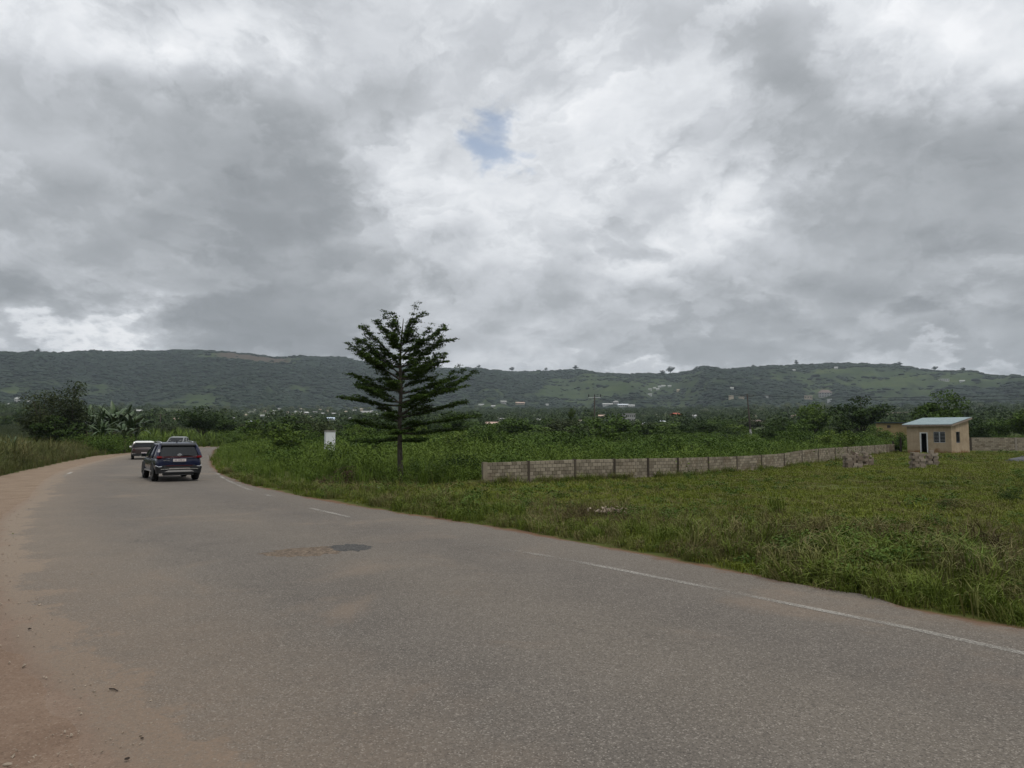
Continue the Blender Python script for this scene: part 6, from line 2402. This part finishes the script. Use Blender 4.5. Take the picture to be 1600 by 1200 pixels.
def wheel_set(car, xs, ys, rad, width):
    tm = MB().lathe([(-width / 2, rad * .66), (-width / 2, rad * .93), (-width * .38, rad), (width * .38, rad), (width / 2, rad * .93), (width / 2, rad * .66), (-width / 2, rad * .66)], 24).mesh('tyre', M['tyre'], True)
    rb = MB().lathe([(-width * .30, 0), (-width * .30, rad * .66), (-width * .5, rad * .68), (-width * .5, rad * .62)], 24)
    for k in range(5):
        a = 2 * math.pi * k / 5
        Mx = Matrix.Rotation(a, 3, 'X')
        rb.box(tuple(Mx @ Vector((-width * .40, 0, rad * .36))), (.03, rad * .17, rad * .56), M=Mx)
    rb.lathe([(-width * .46, 0), (-width * .46, rad * .16), (-width * .3, rad * .18)], 12)
    rm = rb.mesh('rim', M['rim'])
    for s in (-1, 1):
        for y in ys:
            wh = link('wheel', None, car, (s * xs, y, rad))
            wh.rotation_euler = (0, 0, 0 if s < 0 else math.pi)
            link('tyre', tm, wh)
            link('rim', rm, wh)


def text(name, body, size, parent, loc, m, flip=False, extrude=.004, rx=math.pi / 2, rz=0):
    c = bpy.data.curves.new(name, 'FONT')
    c.body = body
    c.size = size
    c.align_x = 'CENTER'
    c.align_y = 'CENTER'
    c.extrude = extrude
    c.materials.append(m)
    tmp = bpy.data.objects.new(name, c)
    me = bpy.data.meshes.new_from_object(tmp)
    bpy.data.objects.remove(tmp)
    o = link(name, me, parent, loc)
    o.rotation_euler = (rx, 0, rz)
    return o


def arch(car, xs, y, r, z):
    """dark wheel arch lip standing just proud of the body side"""
    n = 14
    for s in (-1, 1):
        b = MB()
        vs, fs = [], []
        for k in range(n + 1):
            a = math.pi * (-.10 + 1.20 * k / n)
            for rr_, xo in ((r * .80, -.06), (r * 1.16, .0), (r * 1.24, -.03)):
                vs.append((s * (xs + xo), y + rr_ * math.cos(a), z + rr_ * math.sin(a)))
        for k in range(n):
            q = k * 3
            fs += [[q, q + 3, q + 4, q + 1], [q + 1, q + 4, q + 5, q + 2]]
        vs2 = [(s * (xs - .005), y, z)] + [(s * (xs - .005), y + r * 1.02 * math.cos(math.pi * (-.1 + 1.2 * k / n)), z + r * 1.02 * math.sin(math.pi * (-.1 + 1.2 * k / n))) for k in range(n + 1)]
        b.add(vs, fs)
        b.add(vs2, [[0, k + 1, k + 2] for k in range(n)])
        b.build('wheel_arch', M['black_plastic'], car)


def cabin(car, layers, roof_from, paint, roof_mat, pillars, rear_z):
    """dark glass body with painted roof shell and pillars"""
    gl = MB().loft(cab_rings(layers)).build('window', M['glass'], car, True)
    top = layers[-1][0]
    ls = [interp_layer(layers, z) for z in np.linspace(roof_from, top, 5)]
    sh = []
    for i, (z, a, b_, w, r) in enumerate(ls): sh.append((z + .012, a - .012, b_ + .012, w + .012, r + .01))
    z, a, b_, w, r = sh[-1]
    sh.append((z + .022, a + .12, b_ - .12, w - .10, r))
    MB().loft(cab_rings(sh)).build('roof', roof_mat, car, True)
    b = MB()
    for kind, t, wd in pillars:
        for s in (-1, 1):
            pts = []
            for z in np.linspace(layers[0][0], roof_from + .04, 6):
                _, y0, y1, w, r = interp_layer(layers, z)
                if kind == 'front': pts.append((s * (w - r * .25 + .004), y1 - r * .3 + .01, z))
                elif kind == 'rear': pts.append((s * (w - r * .18 + .006), y0 + r * .30 - .004, z))
                else: pts.append((s * (w + .004), y0 + (y1 - y0) * t, z))
            b.tube(pts, wd, 6)
    b.build('pillar', paint, car)


def seen_ground(x, y, D):
    p = at(x, y, D)
    return Vector((p.x, p.y, float(road_z(p.x, p.y)) + .004))


# --- navy SUV
p = seen_ground(267.5, 676, 33.2)
suv = thing('navy_suv', 'dark navy blue SUV with roof rails driving away in the right lane', 'car', p, R(34.5))
st = [(-2.36, .76, .50, .96, .02), (-2.31, .885, .40, 1.05, .02), (-2.15, .935, .36, 1.08, .02), (-1.8, .95, .33, 1.08, .02), (-.8, .95, .30, 1.05, .02), (.3, .95, .30, 1.03, .02),
      (1.1, .945, .30, 1.02, .03), (1.6, .935, .31, .99, .05), (2.05, .90, .33, .93, .05), (2.3, .82, .38, .84, .03), (2.4, .66, .46, .74, .02)]
subsurf(recalc(MB().loft(body_loft(st)).build('body', M['navy'], suv, True)))
lay = [(1.02, -2.24, 1.30, .905, .16), (1.10, -2.22, 1.12, .885, .16), (1.30, -2.14, .78, .83, .17), (1.50, -2.00, .42, .765, .18), (1.60, -1.90, .20, .725, .2), (1.655, -1.8, .02, .68, .2), (1.675, -1.6, -.2, .58, .2)]
cabin(suv, lay, 1.565, M['navy'], M['navy'], (('front', 0, .035), ('rear', 0, .085), ('mid', .30, .055), ('mid', .62, .032)), 1.1)
sp = MB().add([(-.66, -1.86, 1.655), (.66, -1.86, 1.655), (.70, -2.10, 1.60), (-.70, -2.10, 1.60), (-.68, -1.9, 1.56), (.68, -1.9, 1.56), (.70, -2.10, 1.545), (-.70, -2.10, 1.545)],
              [[0, 3, 2, 1], [4, 5, 6, 7], [3, 7, 6, 2], [0, 4, 7, 3], [1, 2, 6, 5], [0, 1, 5, 4]])
recalc(sp.build('spoiler', M['black_plastic'], suv))
rw_ = MB().add([(-.74, -2.262, 1.10), (.74, -2.262, 1.10), (.63, -2.045, 1.54), (-.63, -2.045, 1.54), (-.74, -2.24, 1.10), (.74, -2.24, 1.10), (.63, -2.02, 1.54), (-.63, -2.02, 1.54)],
               [[0, 1, 2, 3], [7, 6, 5, 4], [0, 4, 5, 1], [1, 5, 6, 2], [2, 6, 7, 3], [3, 7, 4, 0]])
rwin = recalc(rw_.build('rear_window', M['glass'], suv))
MB().tube([(.05, -2.28, 1.13), (.25, -2.277, 1.145), (.55, -2.265, 1.13)], [.018, .014, .008], 5).build('wiper', M['black_plastic'], rwin)
for s in (-1, 1):
    lp = MB().add([(s * .56, -2.385, 1.02), (s * .91, -2.30, 1.03), (s * .955, -2.05, 1.07), (s * .945, -2.05, 1.16), (s * .88, -2.28, 1.15), (s * .58, -2.37, 1.09),
                   (s * .56, -2.25, 1.02), (s * .80, -2.1, 1.03), (s * .80, -2.05, 1.07), (s * .8, -2.05, 1.15), (s * .78, -2.15, 1.13), (s * .58, -2.25, 1.09)],
                  [[0, 1, 4, 5], [1, 2, 3, 4], [6, 11, 10, 7], [7, 10, 9, 8], [5, 4, 10, 11], [4, 3, 9, 10], [0, 6, 7, 1], [1, 7, 8, 2], [0, 5, 11, 6], [2, 8, 9, 3]])
    tl = recalc(lp.build('tail_lamp', M['lamp_dark'], suv))
    MB().box((s * .80, -2.352, 1.075), (.19, .03, .07), s * .20).build('lamp_lens', M['lamp_red'], tl)
    # silver roof rail with feet
    MB().tube([(s * .62, -1.72, 1.665), (s * .66, -1.6, 1.722), (s * .68, -.9, 1.738), (s * .66, -.1, 1.715), (s * .62, .12, 1.655)], [.02, .022, .022, .022, .018], 6).build('roof_rail', M['chrome'], suv)
    mr = MB().box((s * 1.02, .78, 1.10), (.19, .13, .15), taper=.8).build('mirror', M['navy'], suv)
    MB().box((s * 1.02, .711, 1.10), (.15, .012, .11)).build('mirror_glass', M['glass'], mr)
    MB().box((s * .958, -1.0, .93), (.025, .2, .03)).box((s * .958, .15, .92), (.025, .2, .03)).build('door_handle', M['chrome'], suv)
    MB().box((s * .955, -.25, .44), (.03, 2.1, .05)).build('sill_trim', M['skid'], suv)
    MB().tube([(s * .70, -2.41, .665), (s * .82, -2.385, .655), (s * .90, -2.33, .70), (s * .935, -2.2, .70)], .016, 5).build('bumper_trim', M['chrome'], suv)
MB().box((0, -2.385, 1.075), (1.2, .05, .055)).build('light_bar', M['lamp_dark'], suv)
bp = MB().add([(-.89, -2.30, .36), (.89, -2.30, .36), (.93, -2.33, .64), (.62, -2.42, .72), (-.62, -2.42, .72), (-.93, -2.33, .64), (-.62, -2.43, .38), (.62, -2.43, .38),
               (-.89, -2.05, .36), (.89, -2.05, .36), (.93, -2.05, .64), (.6, -2.05, .72), (-.6, -2.05, .72), (-.93, -2.05, .64)],
              [[0, 6, 4, 5], [6, 7, 3, 4], [7, 1, 2, 3], [0, 8, 9, 1, 7, 6], [5, 4, 12, 13], [4, 3, 11, 12], [3, 2, 10, 11], [0, 5, 13, 8], [1, 9, 10, 2]])
bump = recalc(bp.build('bumper', M['black_plastic'], suv))
MB().add([(-.40, -2.452, .60), (.40, -2.452, .60), (.47, -2.448, .545), (-.47, -2.448, .545), (-.40, -2.41, .60), (.40, -2.41, .60), (.47, -2.41, .545), (-.47, -2.41, .545)],
         [[0, 3, 2, 1], [0, 1, 5, 4], [1, 2, 6, 5], [2, 3, 7, 6], [3, 0, 4, 7]]).build('skid_bar', M['chrome'], bump)
MB().box((-.60, -2.435, .555), (.30, .03, .025)).box((.60, -2.435, .555), (.30, .03, .025)).build('side_bar', M['chrome'], bump)
MB().add([(-.44, -2.447, .50), (.44, -2.447, .50), (.60, -2.44, .43), (-.60, -2.44, .43), (-.44, -2.40, .50), (.44, -2.40, .50), (.60, -2.40, .43), (-.60, -2.40, .43)],
         [[0, 3, 2, 1], [0, 1, 5, 4], [1, 2, 6, 5], [2, 3, 7, 6], [3, 0, 4, 7]]).build('skid_plate', M['skid'], bump)
MB().box((0, -2.425, .70), (1.05, .012, .035)).build('reflector', M['lamp_dark'], bump)
MB().box((0, -2.1, .31), (1.2, .4, .08)).box((.1, -2.3, .30), (.22, .1, .05)).build('exhaust', M['metal_dark'], suv)
pl = MB().box((.0, -2.392, .935), (.52, .03, .115)).build('number_plate', M['plate'], suv)
text('plate_lettering', 'GR 5498-21', .085, pl, (0, -2.409, .935), M['plate_text'])
em = MB()
for k in range(20):
    a, c = 2 * math.pi * k / 20, 2 * math.pi * (k + 1) / 20
    em.tube([(.085 * math.cos(a), -2.385, 1.155 + .045 * math.sin(a)), (.085 * math.cos(c), -2.385, 1.155 + .045 * math.sin(c))], .010, 5)
em.tube([(-.05, -2.385, 1.125), (-.03, -2.385, 1.185)], .011, 5).tube([(.03, -2.385, 1.125), (.05, -2.385, 1.185)], .011, 5).tube([(-.04, -2.385, 1.15), (.04, -2.385, 1.16)], .011, 5)
em.box((0, -2.345, 1.155), (.06, .08, .05))
em.build('emblem', M['chrome'], suv)
text('model_lettering', 'SANTA FE', .055, suv, (-.52, -2.392, .925), M['chrome'], extrude=.006)
recalc(MB().add([(-.015, -1.62, 1.69), (.015, -1.62, 1.69), (.015, -1.42, 1.69), (-.015, -1.42, 1.69), (-.008, -1.64, 1.79), (.008, -1.64, 1.79), (.008, -1.57, 1.78), (-.008, -1.57, 1.78)],
                [[3, 2, 1, 0], [4, 5, 6, 7], [0, 1, 5, 4], [1, 2, 6, 5], [2, 3, 7, 6], [3, 0, 4, 7]]).build('antenna_fin', M['black_plastic'], suv))
wheel_set(suv, .83, (-1.38, 1.40), .37, .24)
for y in (-1.38, 1.40): arch(suv, .962, y, .37, .37)

# --- brown hatchback with white roof
p = seen_ground(225.5, 676, 58.5)
mini = thing('brown_hatchback', 'brown hatchback with a white roof driving ahead of the navy SUV', 'car', p, R(28))
st = [(-2.08, .70, .40, .86, .02), (-2.03, .82, .32, .95, .02), (-1.85, .88, .28, .98, .02), (-1.0, .90, .24, .96, .02), (.2, .90, .24, .94, .02), (.9, .89, .25, .93, .03), (1.4, .87, .26, .88, .05),
      (1.8, .80, .28, .78, .05), (2.05, .62, .36, .66, .02)]
subsurf(recalc(MB().loft(body_loft(st)).build('body', M['brown_paint'], mini, True)))
lay = [(.93, -1.98, 1.0, .86, .16), (1.02, -1.96, .84, .84, .16), (1.2, -1.90, .58, .78, .17), (1.34, -1.82, .38, .73, .18), (1.40, -1.76, .26, .69, .18), (1.425, -1.6, .1, .60, .18)]
cabin(mini, lay, 1.30, M['brown_paint'], M['white_roof'], (('front', 0, .035), ('rear', 0, .07), ('mid', .5, .04)), 1.0)
MB().box((0, -1.90, 1.345), (1.25, .16, .045)).build('spoiler', M['white_roof'], mini)
rwin = MB().add([(-.66, -1.998, .985), (.66, -1.998, .985), (.62, -1.905, 1.29), (-.62, -1.905, 1.29)], [[0, 1, 2, 3]]).build('rear_window', M['glass'], mini)
MB().box((0, -1.99, .98), (1.3, .05, .03)).build('window_trim', M['brown_paint'], rwin)
for s in (-1, 1):
    tl = MB().box((s * .70, -2.035, .80), (.15, .10, .20), taper=.85).build('tail_lamp', M['lamp_dark'], mini)
    MB().tube([(s * .62, -2.05, .70), (s * .62, -2.05, .91), (s * .79, -2.02, .91), (s * .79, -2.02, .70), (s * .62, -2.05, .70)], .012, 5).build('lamp_ring', M['chrome'], tl)
    MB().box((s * .72, -2.07, .47), (.26, .05, .05)).build('reflector', M['lamp_red'] if s > 0 else M['skid'], mini)
    MB().box((s * .97, .62, 1.0), (.16, .12, .12), taper=.8).build('mirror', M['white_roof'], mini)
bump = MB().box((0, -2.04, .38), (1.55, .12, .2)).build('bumper', M['black_plastic'], mini)
MB().box((0, -2.11, .27), (.6, .02, .05)).build('diffuser', M['skid'], bump)
pl = MB().box((0, -2.105, .535), (.36, .03, .10)).build('number_plate', M['plate'], mini)
text('plate_lettering', 'GE 214-18', .06, pl, (0, -2.122, .535), M['plate_text'])
em = MB().lathe([(-.01, 0), (-.01, .055), (.02, .055)], 14, 'y', off=(0, -2.05, .84))
for s in (-1, 1): em.add([(s * .04, -2.062, .865), (s * .17, -2.055, .86), (s * .14, -2.055, .82), (s * .04, -2.062, .815)], [[0, 1, 2, 3]])
em.build('emblem', M['chrome'], mini)
MB().box((.42, -2.06, .84), (.26, .02, .025)).build('model_badge', M['chrome'], mini)
wheel_set(mini, .78, (-1.30, 1.28), .315, .21)
for y in (-1.30, 1.28): arch(mini, .905, y, .315, .315)

# --- silver pickup coming the other way
p = seen_ground(279, 676, 71)
pk = thing('silver_pickup', 'old silver pickup truck coming the other way behind the navy SUV', 'pickup truck', p, R(180 + 29 - 24))
st = [(-2.5, .82, .50, 1.05, .0), (-2.46, .86, .42, 1.08, .0), (-1.0, .88, .40, 1.08, .0), (.2, .88, .38, 1.06, .0), (.9, .87, .38, 1.08, .02), (1.4, .86, .40, 1.05, .04), (2.0, .84, .42, 1.00, .04), (2.35, .80, .45, .94, .02), (2.42, .72, .50, .86, .02)]
subsurf(recalc(MB().loft(body_loft(st)).build('body', M['silver'], pk, True)))
lay = [(1.04, -.75, 1.10, .80, .10), (1.2, -.72, .90, .77, .10), (1.5, -.66, .52, .71, .10), (1.66, -.62, .32, .68, .12), (1.72, -.5, .15, .60, .12)]
cabin(pk, lay, 1.62, M['silver'], M['silver'], (('front', 0, .05), ('rear', 0, .06), ('mid', .45, .05)), 1.1)
b = MB()
b.box((-.84, -1.65, 1.12), (.06, 1.7, .16)).box((.84, -1.65, 1.12), (.06, 1.7, .16)).box((0, -2.47, 1.12), (1.62, .06, .16))
b.build('cargo_bed', M['silver'], pk)
for s, h in ((-1, .16), (1, .11)):
    q = MB().box((0, 0, 0), (.13, .01, h)).build('sticker', M['sticker'], pk)
    q.location = (s * .50, .80, 1.33)
    q.rotation_euler = (R(-42), 0, 0)
for s in (-1, 1):
    MB().box((s * .95, .75, 1.12), (.16, .1, .2)).build('mirror', M['black_plastic'], pk)
    MB().box((s * .60, 2.40, .82), (.28, .06, .16)).build('headlamp', M['lamp_clear'], pk)
MB().box((0, 2.41, .80), (.8, .05, .15)).build('grille', M['black_plastic'], pk)
MB().box((0, 2.45, .55), (1.6, .12, .2)).build('bumper', M['silver'], pk)
pl = MB().box((0, 2.53, .55), (.46, .02, .1)).build('number_plate', M['plate'], pk)
MB().tube([(-.35, 1.12, 1.07), (.1, 1.1, 1.085), (.5, 1.12, 1.075)], .015, 4).build('wiper', M['black_plastic'], pk)
wheel_set(pk, .76, (-1.45, 1.50), .36, .22)
for y in (-1.45, 1.5): arch(pk, .888, y, .36, .36)
